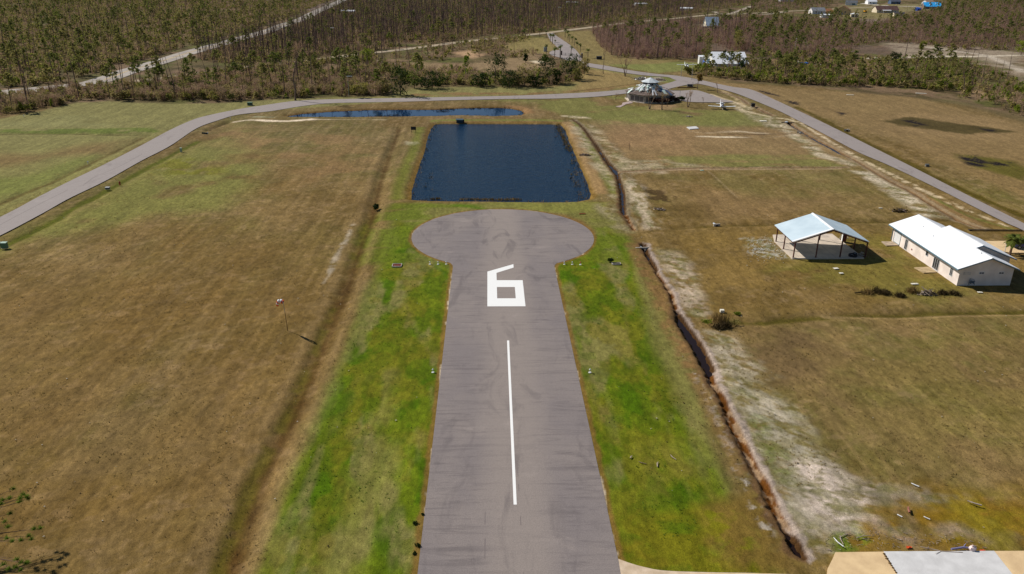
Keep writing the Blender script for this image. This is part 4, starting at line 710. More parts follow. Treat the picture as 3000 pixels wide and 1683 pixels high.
for (nm,poly,dens,where) in RGN:
    for kd,dn in dens.items():
        P=poly_pts(poly,dn,1.15,rs)
        if not len(P): continue
        ok=np.ones(len(P),bool)
        for ri,R in enumerate(ROADS):
            d=sdpoly(P[:,0],P[:,1],R); ok&=d>((2.2 if kd!='dead_pine' else 3.5) if ri not in(2,3) else (7 if ri==2 else 4.5))
        for cx,cy,cr in KEEPOUT:
            ok&=np.hypot(P[:,0]-cx,(P[:,1]-cy)*(.6 if cy>600 else 1))>cr
        for p in P[ok]: ALL[kd].append((p[0],p[1],where))
CATS=dict(pine_tree=('slender green pine','tree'),dead_pine=('bare dead pine trunk with broken limbs','tree'),bare_shrub=('leafless grey brown shrub','shrub'),purple_sapling=('tall leafless purple brown sapling','sapling'),evergreen_bush=('olive green rounded bush','bush'),pine_sapling=('bright green young pine','sapling'))
stuffV=[];stuffF=[];stuffM=[];stuffR=[]; nv=0; MATS=[]
SC=dict(pine_tree=(.5,1.2),dead_pine=(.4,1.1),bare_shrub=(.6,1.4),purple_sapling=(.5,1.15),evergreen_bush=(.5,1.5),pine_sapling=(.5,1.2))
for kd,L in ALL.items():
    lab,cat=CATS[kd]; L=[(x,y,w,rs.uniform(*SC[kd])) for x,y,w in L]; L.sort(key=lambda t:-(t[3]/math.hypot(t[0],t[1])))
    if kd=='evergreen_bush' : sizes=1
    NI=290
    for j,(x,y,w,s) in enumerate(L[:NI]):
        pr=LIB[kd]['hi'][j%len(LIB[kd]['hi'])]
        place_tree(kd,pr,x,y,s,rs.uniform(0,6.28),lab+' '+w,cat,kd.replace('_',' ')+'s '+w,parts=(pr[0] is not None and y<520),z=-.1)
    rest=np.array([(a,b_,s) for a,b_,_,s in L[NI:]]).reshape(-1,3)
    if not len(rest): continue
    mi0=len(MATS); MATS+=list(LIB[kd]['mats']); var=rs.integers(0,5,len(rest))
    for v_ in range(5):
        R=rest[var==v_]
        if not len(R): continue
        k=LIB[kd]['lo'][v_%len(LIB[kd]['lo'])]
        V0=np.array(k.v); F0=np.array([f for f in k.f if len(f)==4]); M0=np.array([k.mi[i] for i,f in enumerate(k.f) if len(f)==4])
        if kd in('pine_tree','dead_pine'): pass
        an=rs.uniform(0,6.28,len(R)); c_,s_=np.cos(an)[:,None],np.sin(an)[:,None]; sc=R[:,2][:,None]
        Vx=(V0[None,:,0]*c_-V0[None,:,1]*s_)*sc+R[:,0][:,None]; Vy=(V0[None,:,0]*s_+V0[None,:,1]*c_)*sc+R[:,1][:,None]; Vz=V0[None,:,2]*sc-.1+0*c_
        stuffV.append(np.stack([Vx,Vy,Vz],-1).reshape(-1,3)); stuffF.append((F0[None]+(np.arange(len(R))*len(V0))[:,None,None]).reshape(-1,4)+nv); nv+=len(R)*len(V0)
        stuffM.append(np.tile(M0+mi0,len(R))); stuffR.append(np.repeat(rs.random(len(R)),len(V0)))
print('woods', {k:len(v) for k,v in ALL.items()})
if stuffV:
    SV=np.concatenate(stuffV); SF=np.concatenate(stuffF); SM=np.concatenate(stuffM); SR=np.concatenate(stuffR); print('stuff quads',len(SF))
    me=bpy.data.meshes.new('woodland'); me.vertices.add(len(SV)); me.vertices.foreach_set('co',SV.astype(np.float32).ravel()); quads(me,SF)
    for m_ in MATS: me.materials.append(m_)
    me.polygons.foreach_set('material_index',SM.astype(np.int32)); me.update()
    a=me.attributes.new('rnd','FLOAT','POINT'); a.data.foreach_set('value',SR.astype(np.float32))
    wo=bpy.data.objects.new('woodland',me); COL.objects.link(wo); tag(wo,'far mass of storm thinned pines, dead trunks and scrub behind the airfield','wood',kind='stuff')
del stuffV,stuffF,stuffM
# ------------------------------------------------------------------ carport
m_rust=mat('red_brown_steel',srgb(96,48,38),.6,srgb(72,34,30),3); m_roofblue=metal_roof('pale_blue_metal_roof',srgb(204,220,228),srgb(182,200,210),1,.4,.5); m_ridge=mat('white_metal_trim',(.85,.86,.87),.4)
m_slab=mat('pale_slab_concrete',srgb(216,200,180),.85,srgb(188,174,158),.5,.1,6)
def profile(k,prof,y0,y1):
    """cross-section in x,z pulled along y"""
    n=len(prof); b=len(k.v); k.v+=[(x,y0,z) for x,z in prof]+[(x,y1,z) for x,z in prof]; k.f+=[tuple(range(b,b+n)),tuple(range(b+n,b+2*n))[::-1]]; k.mi+=[k.cur]*2
    for j in range(n): k.f.append((b+(j+1)%n,b+j,b+n+j,b+n+(j+1)%n)); k.mi.append(k.cur)
cp=thing('carport','open carport with pale blue gabled metal roof on rusty red posts','carport',(0,0,0))
k=M(); profile(k,[(55.95,3.0),(63.15,5.42),(63.15,5.52),(55.95,3.10)],134.25,144.25); profile(k,[(63.16,5.42),(70.25,2.98),(70.25,3.08),(63.16,5.52)],134.25,144.25); k.build('roof',m_roofblue,cp)
k=M(); profile(k,[(62.85,5.47),(63.15,5.60),(63.45,5.47),(63.45,5.42),(62.85,5.42)],134.2,144.3); profile(k,[(55.9,3.10),(63.0,5.50),(63.0,5.53),(55.9,3.13)],134.2,134.75); k.build('ridge_cap',m_ridge,cp)
k=M(); profile(k,[(56.1,2.78),(63.15,5.17),(63.15,5.40),(56.1,3.0)],134.12,134.24); profile(k,[(63.16,5.17),(70.1,2.76),(70.1,2.97),(63.16,5.40)],134.12,134.24); profile(k,[(56.1,2.78),(63.15,5.17),(63.15,5.40),(56.1,3.0)],144.0,144.12); profile(k,[(63.16,5.17),(70.1,2.76),(70.1,2.97),(63.16,5.40)],144.0,144.12)
for x in(56.1,70.0): k.box((x,139.1,2.86),(.12,9.7,.2))
k.build('roof_beam',m_rust,cp)
for x,y,h in[(56.34,133.98,2.85),(60.58,134.06,4.2),(65.16,134.16,4.45),(69.9,134.2,2.8),(56.19,138.7,2.85),(56.23,143.0,2.85),(60.4,143.9,4.2),(65.2,143.9,4.4),(69.9,139.0,2.8),(69.9,143.6,2.8)]:
    w=.2; j=M(); j.box((x,y,h/2+.05),(.08,.22,h)); j.box((x-.07,y,h/2+.05),(.02,.24,h)); j.box((x+.07,y,h/2+.05),(.02,.24,h)); j.box((x,y,.14),(.3,.32,.03)); j.build('post',m_rust,cp)
prism_obj('carport_slab',[(56.05,133.62),(69.55,133.7),(69.3,147.75),(57.0,147.1),(56.0,143.2)],-.15,.12,m_slab)
k=M(); 
for x in np.arange(57.5,69,3.4): k.box((x,140.5,.1235),(.03,13,.004))
for y in (138.4,143.1): k.box((62.8,y,.1245),(13,.03,.004))
k.build('slab_joints',m_crack)['kind']='structure'
cab=thing('electrical_cabinet','tall brown cabinet with white side standing at back right carport post','cabinet',(69.55,143.1,.12))
M().box((.12,0,1.05),(.7,.6,2.1)).build('body',m_rust,cab); M().box((-.27,0,1.05),(.06,.5,2.0)).build('side_panel',m_wpaint,cab); M().box((.12,0,2.13),(.8,.7,.06)).build('lid',m_galv,cab)
lp=thing('lattice_panel','whitish timber lattice leaning behind the carport','panel',(70.6,145.0,0),.2)
k=M()
for j in range(8): k.box((-.85+j*.24,0,.55),(.03,.02,1.5),0,(.3,.5)); k.box((-.85+j*.24,.025,.55),(.03,.02,1.5),0,(.3,-.5))
k.build('slats',mat('weathered_white_wood',srgb(196,190,176),.9),lp); k=M(); k.box((0,.0,1.2),(2,.06,.07)).box((0,.05,.05),(2,.06,.07)); k.build('frame',m_wpaint,lp)
def tyre(name,label,loc,r=.33,w=.24,flat=True,parent=None):
    t=thing(name,label,'tyre',loc) if parent is None else parent; k=M(); n=18; prof=[(r*.62,-w/2),(r*.93,-w/2),(r,-w*.3),(r,w*.3),(r*.93,w/2),(r*.62,w/2)]
    for j in range(n):
        a0=6.283*j/n;a1=6.283*(j+1)/n
        for i in range(6):
            p,q_=prof[i],prof[(i+1)%6]; P=[(rr_*math.cos(a),z,rr_*math.sin(a)) if not flat else (rr_*math.cos(a),rr_*math.sin(a),z+w/2) for rr_,z,a in((p[0],p[1],a0),(q_[0],q_[1],a0),(q_[0],q_[1],a1),(p[0],p[1],a1))]; k.face(P)
    k.build('tread',m_black,t); k=M()
    k.tube([(0,0,w*.2),(0,0,w*.6)] if flat else [(0,-w*.2,0),(0,w*.2,0)],[r*.62,r*.62],16); k.build('rim',m_wpaint,t); return t
tyre('tyre','large dark tyre lying on the carport slab near its right end',(67.75,134.55,.12),.78,.42)
tyre('tyre','smaller dark tyre with white hub stacked on the large tyre',(68.0,134.4,.55),.42,.26)
k=M(); rr=random.Random(3)
for j in range(34): 
    a=rr.uniform(0,6.28); d=rr.random()*.75; k.box((69.6+d*math.cos(a)*.8,134.9+d*math.sin(a),.12+rr.uniform(.05,.75)*(1-d)),(rr.uniform(.1,.5),rr.uniform(.08,.4),rr.uniform(.03,.14)),rr.uniform(0,3),(rr.uniform(-.6,.6),rr.uniform(-.6,.6)))
tag(k.build('rubble_heap',mat('pale_rubble',srgb(176,168,156),.9,srgb(120,112,104),4)),'heap of pale grey rubble at the right end of the carport slab','rubble',kind='stuff')
# ------------------------------------------------------------------ white house
m_wall=mat('white_rendered_wall',srgb(246,232,222),.75,srgb(224,210,200),.5); m_roofw=metal_roof('white_metal_roof',(.93,.94,.96),(.88,.89,.92),1,.42,.35); m_trim=mat('blue_grey_trim',srgb(96,128,142),.5); m_dirt=mat('dirty_wall',srgb(206,198,192),.8,srgb(172,166,164),.8)
hs=thing('white_house','long white single storey house with white metal roof and raised right wing','house',(0,0,0))
k=M(); profile(k,[(79.7,-.1),(88.95,-.1),(88.95,2.95),(84.45,4.78),(79.7,3.08)],120.75,144.0); profile(k,[(84.6,-.1),(91.5,-.1),(91.5,2.95),(85.8,5.22),(84.6,4.7)],125.9,136.2); k.build('wall',m_wall,hs)
k=M(); profile(k,[(78.95,3.01),(84.45,4.99),(84.45,5.07),(78.95,3.09)],120.25,144.8); profile(k,[(84.46,4.99),(85.8,5.46),(85.8,5.54),(84.46,5.07)],125.35,136.35); profile(k,[(85.81,5.46),(92.3,2.90),(92.3,2.98),(85.81,5.54)],125.35,136.35)
profile(k,[(84.46,4.99),(89.65,2.92),(89.65,3.0),(84.46,5.07)],120.25,125.34); profile(k,[(84.46,4.99),(89.65,2.92),(89.65,3.0),(84.46,5.07)],136.36,144.8); k.build('roof',m_roofw,hs)
k=M(); k.box((78.93,132.5,2.96),(.05,24.6,.20)); k.box((92.33,130.85,2.86),(.05,11.1,.2)); k.box((89.68,122.8,2.87),(.05,5.1,.2)); k.box((89.68,140.6,2.87),(.05,8.5,.2))
for P_,y in(([(78.95,2.86),(84.45,4.84),(84.45,4.98),(78.95,3.0)],120.2),([(84.46,4.84),(89.65,2.78),(89.65,2.91),(84.46,4.98)],120.2),([(85.81,5.31),(92.3,2.76),(92.3,2.89),(85.81,5.45)],125.3),([(84.46,4.84),(85.8,5.31),(85.8,5.45),(84.46,4.98)],125.3),([(78.95,2.86),(84.45,4.84),(84.45,4.98),(78.95,3.0)],144.8)):
    profile(k,P_,y,y+.05)
k.build('fascia',m_trim,hs); k=M(); k.box((84.45,122.8,5.08),(.3,5.1,.04)).box((84.45,140.6,5.08),(.3,8.4,.04)).box((85.8,130.85,5.55),(.3,11,.04)); k.build('ridge_cap',m_ridge,hs)
def opening(par,name,c,w,h,axis,face,panes=1,frame=m_wpaint,glass=m_dark,door=False):
    """window or door leaf on a wall: face=-x or -y side; frame proud of wall, pane inside it"""
    x,y,z=c; k=M(); t=.07; d=.06
    def bx(du,dz,lu,lz,dd,thk):
        (k.box((x-dd,y+du,z+dz),(thk,lu,lz)) if axis=='x' else k.box((x+du,y-dd,z+dz),(lu,thk,lz)))
    bx(0,h/2,w,t,.03,d); bx(0,-h/2,w,t,.03,d); bx(-w/2,0,t,h+t-.002,.031,d); bx(w/2,0,t,h+t-.002,.031,d)
    for p in range(1,panes): bx(-w/2+w*p/panes,0,.05,h-t,.03,.045)
    f=k.build(name,frame,par); k=M(); bx(0,0,w-t,h-t,.012,.02); k.build('leaf' if door else 'pane',glass,f); return f
opening(hs,'garage_door',(79.7,142.1,1.2),2.5,2.2,'x',0,1,m_trim,mat('white_door_panel',(.76,.76,.75),.5,(.70,.70,.69),2),True)
opening(hs,'door',(79.7,138.55,1.05),.95,2.0,'x',0,2,m_wpaint); opening(hs,'window',(79.7,131.2,1.9),.8,.9,'x',0,1)
f=opening(hs,'sliding_door',(79.7,127.85,1.15),1.9,2.0,'x',0,3); opening(hs,'window',(79.7,123.0,1.5),.8,1.35,'x',0,2)
for x in(83.5,86.9): opening(hs,'vent_window',(x,120.75,2.2),.85,.32,'y',0,2,m_wpaint,mat('rusty_vent',srgb(70,52,48),.8))
M().box((79.66,136.3,.85),(.12,.25,.25)).build('wall_vent',mat('faded_red_box',srgb(150,92,80),.7),hs); M().box((81.0,120.72,2.12),(1.3,.03,.5)).build('faded_sign_panel',m_dirt,hs)
for x,y,z in((81.9,134.2,4.09),(82.5,139.0,4.3),(84.0,122.8,4.93)): M().tube([(x,y,z-.05),(x,y,z+.3)],[.06,.06],8).build('roof_vent',m_galv,hs)
k=M(); k.tube([(79.62,144.05,.1),(79.62,144.05,2.8),(79.2,144.1,2.95)],[.06,.06,.06],6); k.build('downpipe',m_trim,hs)
rk=thing('cart','blue grey folded cart leaning against the shaded gable of the white house','cart',(82.0,120.45,0))
k=M()
for a,b_ in(((-.55,0,0),(-.4,0,1.3)),((-.4,0,1.3),(.3,-.05,1.1)),((.3,-.05,1.1),(.55,0,0)),((-.5,-.1,.5),(.5,-.1,.5)),((-.4,0,.9),(.5,-.15,.3)),((.4,-.1,.9),(-.5,-.1,.2))): k.tube([a,b_],[.03,.03],6)
k.build('frame',mat('steel_blue_paint',srgb(70,88,110),.6),rk); M().box((0,-.12,.72),(.8,.05,.5),0,(.4,.2)).build('tray',mat('cart_panel',srgb(96,112,132),.6),rk)
prism_obj('step_slab',q('R1',(1228,478),(1390,480),(1402,512),(1275,517)),-.1,.08,mat('stained_concrete',srgb(186,166,140),.9,srgb(150,132,112),1.2))
prism_obj('patio_slab',q('R1',(1535,722),(1680,716),(1745,768),(1625,772)),-.1,.07,mat('stained_patio_concrete',srgb(196,172,132),.9,srgb(166,142,106),1.2))
prism_obj('driveway',[(92.6,143.2),(110,143.6),(110,136.6),(99.2,136.6),(95.5,138.8),(93,139.5)],-.1,.06,m_tan)
# mail post, palm and car beside the drive
mp_=thing('yard_post','white post with a cross arm beside the drive of the white house','post',(98.2,137.1,0)); M().tube([(0,0,0),(0,0,1.7)],[.06,.06],8).build('post',m_wpaint,mp_); M().box((.25,0,1.68),(1.1,.1,.1)).build('arm',m_wpaint,mp_)
kt,kc=palm(77,3.3,26,2.0,.2); pr=protos(kt,kc,m_bark,f_palm,'palm'); place_tree('palm_tree',pr,98.4,135.8,1,.4,'sturdy green palm in front of the drive beside the white house','tree',None,0)
kt,kc=palm(78,3.1,24,1.9,.2); pr=protos(kt,kc,m_bark,f_palm,'palm'); place_tree('palm_tree',pr,101.3,135.4,1,1.4,'palm at the right edge hiding the blue car','tree',None,0)
car=thing('parked_car','dark blue pickup parked on the drive at the right edge, half behind a palm','pickup truck',(103.6,139.6,.06),.05); m_blue=mat('deep_blue_car_paint',srgb(22,52,128),.25,spec=.6)
k=M(); k.slab([(-2.6,-.9,1.0),(2.6,-.9,1.0),(2.6,.9,1.0),(-2.6,.9,1.0)],.5); k.box((1.9,0,.98),(1.3,1.7,.12)); k.build('body',m_blue,car)
k=M(); k.v=[(x,y,z) for x,z,s in((-.9,1.0,.86),(1.2,1.0,.86),(.75,1.65,.72),(-.7,1.65,.72)) for y in(-s,s)]; k.f=[(0,2,4,6),(1,7,5,3),(0,6,7,1),(2,3,5,4),(6,4,5,7)]; k.mi=[0]*5; k.build('cab',m_dark,car); M().box((0,0,1.67),(1.4,1.44,.05)).build('cab_roof',m_blue,car)
k=M(); k.box((-1.75,.85,1.2),(1.7,.08,.4)).box((-1.75,-.85,1.2),(1.7,.08,.4)).box((-2.58,0,1.2),(.08,1.62,.4)); k.build('truck_bed',m_blue,car)
for x in(-1.7,1.7):
    for y in(-.86,.86):
        k=M(); k.tube([(x,y-.12,.36),(x,y+.12,.36)],[.36,.36],16); w_=k.build('wheel',m_black,car); M().tube([(x,y-.13,.36),(x,y+.13,.36)],[.2,.2],12).build('rim',m_galv,w_)
for y in(-.6,.6): M().box((2.61,y,.8),(.04,.35,.18)).build('headlight',m_wpaint,car)
# ------------------------------------------------------------------ windsock
ws=thing('windsock','orange and white striped windsock drooping on a thin rusty pole','windsock',(-29.40,103.94,-.1))
k=M(); k.tube([(0,0,0),(-.12,0,3.0)],[.045,.035],8).build('pole',mat('rusty_pole',srgb(82,50,30),.8),ws); k=M(); k.tube([(-.12,0,3.0),(-.22,0,4.75)],[.035,.03],6).build('mast',m_galv,ws)
pts=[(-.24,0,4.62),(-.42,.05,4.72),(-.68,.12,4.78),(-.92,.24,4.66),(-1.08,.40,4.38),(-1.20,.56,4.08),(-1.30,.72,3.78)]; rad=[.30,.29,.27,.25,.22,.20,.17]
sk_=None; m_or=mat('orange_fabric',srgb(242,88,34),.7); m_wf=mat('white_fabric',(.82,.82,.84),.7)
body=bpy.data.objects.new('sock',None); COL.objects.link(body); body.parent=ws
for j in range(6):
    k=M(); k.tube([pts[j],pts[j+1]],[rad[j],rad[j+1]],12,False); k.build('orange_band' if j%2==0 and j not in(2,) else ('orange_band' if j in(3,) else 'white_band'),m_or if j in(0,3,5) else m_wf,body,True)
k=M(); k.tube([(-.2,0,4.62),(-.25,0,4.62)],[.31,.31],14,False).build('hoop',m_galv,ws)
# ------------------------------------------------------------------ airfield edge lights
m_lens_w=mat('frosted_lens',(.8,.8,.82),.2,spec=.6); m_lens_r=mat('red_lens',srgb(190,50,50),.3)
lights=[('A1',352,688,'outermost of the three small white threshold lights on the left'),('A1',428,688,'middle one of the three small white threshold lights on the left'),('A1',505,688,'small white threshold light on the left, next to the turnaround'),
 ('A1',1616,690,'small white threshold light on the right, next to the turnaround'),('A1',1691,690,'middle one of the three small threshold lights on the right'),('A1',1768,692,'outermost of the three threshold lights on the right, with red cap'),
 ('D',1089,937,'lone small white edge light in the left grass strip'),('D',1484,937,'lone small white edge light in the right grass strip')]
for c_,a,b_,lab in lights:
    x,y=q(c_,(a,b_))[0]; t=thing('runway_light',lab,'runway light',(x,y,-.06),0,'runway edge lights'); M().tube([(0,0,0),(0,0,.08)],[.20,.18],10).build('base',m_wpaint,t); M().tube([(0,0,.08),(0,0,.36)],[.03,.03],6).build('stem',m_galv,t)
    M().blob((0,0,.45),(.12,.12,.14),10,6,0).build('lamp',m_lens_r if 'red' in lab else m_lens_w,t,True)
# ------------------------------------------------------------------ signs, boxes, drains and other small fixtures
sg=thing('notice_board','dark blank board on two posts left of the pond','sign',(-23.7,248.3,-.05)); M().box((0,-.04,1.35),(1.6,.06,1.05)).build('board',mat('charcoal_board',srgb(38,42,52),.5),sg)
for x in(-.66,.66): M().box((x,.03,.9),(.1,.08,1.85)).build('leg',mat('dark_post',srgb(60,50,44),.8),sg)
dk=thing('pump_box','dark blue grey box at the far bank of the pond','box',(-9.7,266.2,-.3)); M().box((0,0,.55),(2.2,1.3,1.1)).build('housing',mat('slate_box',srgb(46,62,72),.6),dk); M().slab([(-1.25,-.75,1.1),(1.25,-.75,1.1),(1.25,.75,1.3),(-1.25,.75,1.3)],.08).build('lid',mat('slate_lid',srgb(70,88,98),.5),dk); M().box((1.3,.2,.6),(.5,.5,.9)).build('side_locker',m_black,dk)
def cabinet(name,label,cat,pos,d,m_,lid=None,rz=0,z=-.08):
    t=thing(name,label,cat,(pos[0],pos[1],z),rz); M().box((0,0,d[2]/2),(d[0],d[1],d[2])).build('body',m_,t); M().slab([(-d[0]*.55,-d[1]*.55,d[2]),(d[0]*.55,-d[1]*.55,d[2]),(d[0]*.55,d[1]*.55,d[2]+.06),(-d[0]*.55,d[1]*.55,d[2]+.06)],.05).build('lid',lid or m_,t); M().box((0,0,.03),(d[0]*1.2,d[1]*1.2,.06)).build('base',m_conc,t); return t
cabinet('transformer_box','dark green transformer box on the verge beyond the left road bend','cabinet',q('Z0',(2353,990))[0],(1.7,1.2,1.1),m_green,mat('light_green_lid',srgb(96,122,98),.5))
cabinet('utility_box','grey box beside the red hydrant along the left road','cabinet',q('L1',(1013,720))[0],(.9,.6,.5),mat('grey_box_paint',srgb(96,98,96),.6),mat('grey_lid',srgb(170,170,168),.5))
cabinet('pedestal','small pale green pedestal on the verge of the left road bend','pedestal',q('L1',(1705,368))[0],(.5,.4,1.1),mat('pale_green_paint',srgb(150,168,148),.5))
cabinet('pedestal','green cabinet at the left edge of the picture below the road','cabinet',q('L1',(48,1272))[0],(.9,.7,1.1),mat('mid_green_paint',srgb(88,120,98),.5),mat('pale_green_lid',srgb(150,176,158),.5)); cabinet('pedestal','thin green pedestal at the very left edge beside the green cabinet','pedestal',q('L1',(18,1270))[0],(.35,.3,1.1),mat('mid_green_paint',srgb(88,120,98),.5))
cabinet('utility_box','dark box between the drainage ditch and the right road','cabinet',q('C4',(18,1003))[0],(1.3,.9,1.2),mat('near_black_paint',srgb(36,34,38),.5)); cabinet('utility_box','small grey box on the grass beyond the right road','cabinet',q('A6',(1657,502))[0],(.9,.6,.5),mat('grey_box_paint',srgb(96,98,96),.6))
cabinet('utility_box','dark box on the lawn right of the entrance road, below the purple wood','cabinet',q('C3',(1140,558))[0],(3.0,1.6,1.6),mat('near_black_paint',srgb(46,44,46),.5)); cabinet('utility_box','grey kiosk beside a palm left of the gate','cabinet',q('C3',(635,485))[0],(2.0,1.4,2.6),mat('grey_kiosk',srgb(150,154,158),.6))
hy=thing('fire_hydrant','red hydrant on the grass beside the left road','hydrant',(*q('L1',(1128,680))[0],-.08)); m_red=mat('red_enamel',srgb(150,40,22),.5); k=M(); k.tube([(0,0,0),(0,0,.12),(0,0,.13),(0,0,.75)],[.24,.24,.16,.15],10).build('barrel',m_red,hy); M().blob((0,0,.78),(.19,.19,.16),10,5,0).build('cap',m_red,hy); M().tube([(-.28,0,.55),(.28,0,.55)],[.09,.09],8).build('nozzle',m_red,hy)
# culverts
def culvert(name,label,pos,w,h,rz,z=-.9,m_=m_conc):
    t=thing(name,label,'culvert',(pos[0],pos[1],z),rz); k=M()
    n=14; r=w*.17
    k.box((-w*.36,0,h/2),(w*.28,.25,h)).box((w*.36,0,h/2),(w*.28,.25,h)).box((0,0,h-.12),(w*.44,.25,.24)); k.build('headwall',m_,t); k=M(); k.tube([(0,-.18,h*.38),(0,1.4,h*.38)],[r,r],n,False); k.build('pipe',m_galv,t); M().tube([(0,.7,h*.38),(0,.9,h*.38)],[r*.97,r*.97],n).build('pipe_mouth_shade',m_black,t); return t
culvert('culvert','broken concrete culvert mouth at the top of the long lower ditch',q('A1',(2350,530))[0],2.6,1.1,.1,-1.1)
culvert('culvert','pale culvert end in the roadside ditch beside the sandy track',q('A6',(458,195))[0],1.6,1.3,-.5,-.7)
culvert('culvert','wide dark culvert where the roadside ditch begins beside the right road',q('A6',(348,95))[0],4.5,1.0,0,-.9,mat('stained_black_concrete',srgb(42,34,34),.9))
culvert('culvert','dark green culvert pipe end beside the left road bend',q('L1',(1925,200))[0],2.0,.9,-.4,-.5,mat('mossy_concrete',srgb(44,58,52),.9)); culvert('culvert','small grey twin culvert on the verge beyond the right road',q('A6',(905,170))[0],1.8,.7,-.5,-.3)
culvert('culvert','short pipe end where the lower ditch stops near the slabs',q('B3',(505,1365))[0],1.4,.6,2.6,-.75)
culvert('culvert','small culvert poking from the swale left of the carport',q('A7',(1285,1085))[0],1.4,.6,.2,-.5)
bm=thing('timber','long dark timber lying at the ditch end above the white house','timber',(*q('A6',(2300,1112))[0],.02),-.02); M().box((0,0,.1),(11,.25,.22)).build('beam',mat('dark_timber',srgb(60,50,40),.9),bm); M().box((-5.2,.25,.05),(.5,.6,.12)).build('bearer',mat('dark_timber2',srgb(80,68,54),.9),bm)
def drain(label,pos,w,d,m_,rz=0):
    t=thing('drain_grate',label,'drain',(pos[0],pos[1],-.08),rz); k=M(); k.box((0,-d/2,.08),(w,.12,.2)).box((0,d/2,.08),(w,.12,.2)).box((-w/2,0,.08),(.12,d-.12,.2)).box((w/2,0,.08),(.12,d-.12,.2)); k.build('rim',m_conc,t); k=M(); k.box((0,0,.05),(w-.1,d-.1,.06))
    for j in range(6): k.box((-w/2+w*(j+.5)/6,0,.12),(.05,d-.14,.04))
    k.build('grate',m_,t)
drain('square drain with rusty red grate on the grass left of the turnaround',q('A1',(42,700))[0],1.6,1.4,mat('rusty_grate',srgb(120,60,50),.8)); drain('black drain grate in the grass right of the turnaround',q('A1',(2105,684))[0],1.5,.8,m_black)
bk=bush(901,.7,.5); o=bk.build('low_bush',f_dark); o.location=(*q('A1',(2048,668))[0],-.05); tag(o,'small dark green tuft beside the black drain grate','bush')
o=M().box((0,0,.12),(1.3,.22,.2)).box((.66,0,.12),(.08,.24,.24)).build('plank',[mat('red_brown_plank',srgb(140,66,36),.8)]); o.location=(*q('A1',(1785,218))[0],-.06); tag(o,'red brown plank lying beyond the turnaround edge','plank')
for j,(c_,a,b_,w,d_,rz,lab,nm,cat) in enumerate([('R1',800,730,.9,.6,.2,'pale board on the lawn right below the carport','board','board'),('R1',850,775,.7,.45,.1,'buff board lying nearest the carport lawn bare patch','board','board'),('R1',1540,875,1.2,.5,.1,'long pale board on the lawn below the patio of the white house','board','board'),('R1',2155,955,.8,.4,-.1,'light grey board below the shaded gable of the white house','board','board'),('R1',1220,162,.8,.3,0,'white scrap between the carport and the ditch behind it','scrap','scrap'),('A3',1333,848,.6,.5,0,'white box on the tall brush clump beside the lower ditch','crate','box'),('A6',117,80,2.4,1.2,0,'cream slab lid on the grass left of the wide dark culvert','cover','cover'),('A7',1145,578,1.0,.3,.2,'pale green scrap in the cross ditch','scrap','scrap'),('C4',935,895,3.2,.7,0,'white strip lying in the far right field','board','board'),('C4',1600,880,4.5,.9,-.1,'white strip by the hedge of the far right field','board','board')]):
    o=M().box((0,0,.06),(w,d_,.06 if nm!='crate' else .4)).box((w*.2,d_*.1,.10),(w*.5,d_*.5,.03)).build(nm,mat(nm+'_paint',srgb(226,220,204) if 'pale green' not in lab else srgb(170,214,196),.8)); o.rotation_euler=(.03,.02,rz); x,y=q(c_,(a,b_))[0]; o.location=(x,y,-.02 if nm!='crate' else .1); tag(o,lab,cat)
for a,b_,lab in((828,482,'tiny white marker on the verge left of the left road'),(225,42,'tiny white marker near the left wood edge'),(2168,68,'tiny white marker beside the dark ditch at the left road bend')):
    t=thing('survey_marker',lab,'marker',(*q('L1',(a,b_))[0],-.08)); M().tube([(0,0,0),(0,0,.6)],[.08,.08],8).build('stake',m_wpaint,t); M().box((.05,0,.62),(.35,.1,.2)).build('cap',m_wpaint,t)
# poles with a white top by the junction, street lamps
for c_,a,b_,h,lab in(('P5',1380,163,5.5,'left of two tall white posts behind the junction'),('P5',1583,215,7.3,'right one of two tall white posts behind the junction'),('C3',755,275,17,'tall lamp post with a pale flat head beyond the county road'),('C3',770,545,7,'thin lamp post beside the gate pull off'),('C3',340,525,11,'bare utility pole in the clearing left of the palms'),('C2',885,520,15,'dark utility pole with white head at the county road'),('C2',2135,760,6,'short white post in the clearing beyond the back pond'),('C2',1035,910,8,'slim lamp post in the scrub above the back pond'),('C4',400,570,12,'grey pole in the brush behind the white hangar'),('A7',1685,0,.1,'')):
    if not lab: continue
    x,y=q(c_,(a,b_))[0]; t=thing('lamp_post' if 'lamp' in lab or 'head' in lab else 'pole',lab,'pole',(x,y,-.1)); M().tube([(0,0,0),(0,0,h)],[.14,.09],6).build('shaft',m_dead if 'dark' in lab or 'bare' in lab else m_conc,t)
    if 'head' in lab or 'lamp' in lab: M().box((.7,0,h),(2.2,.5,.22)).build('lamp_head',m_wpaint,t)
    else: M().box((0,0,h+.08),(.35,.35,.16)).build('cap',m_wpaint,t)
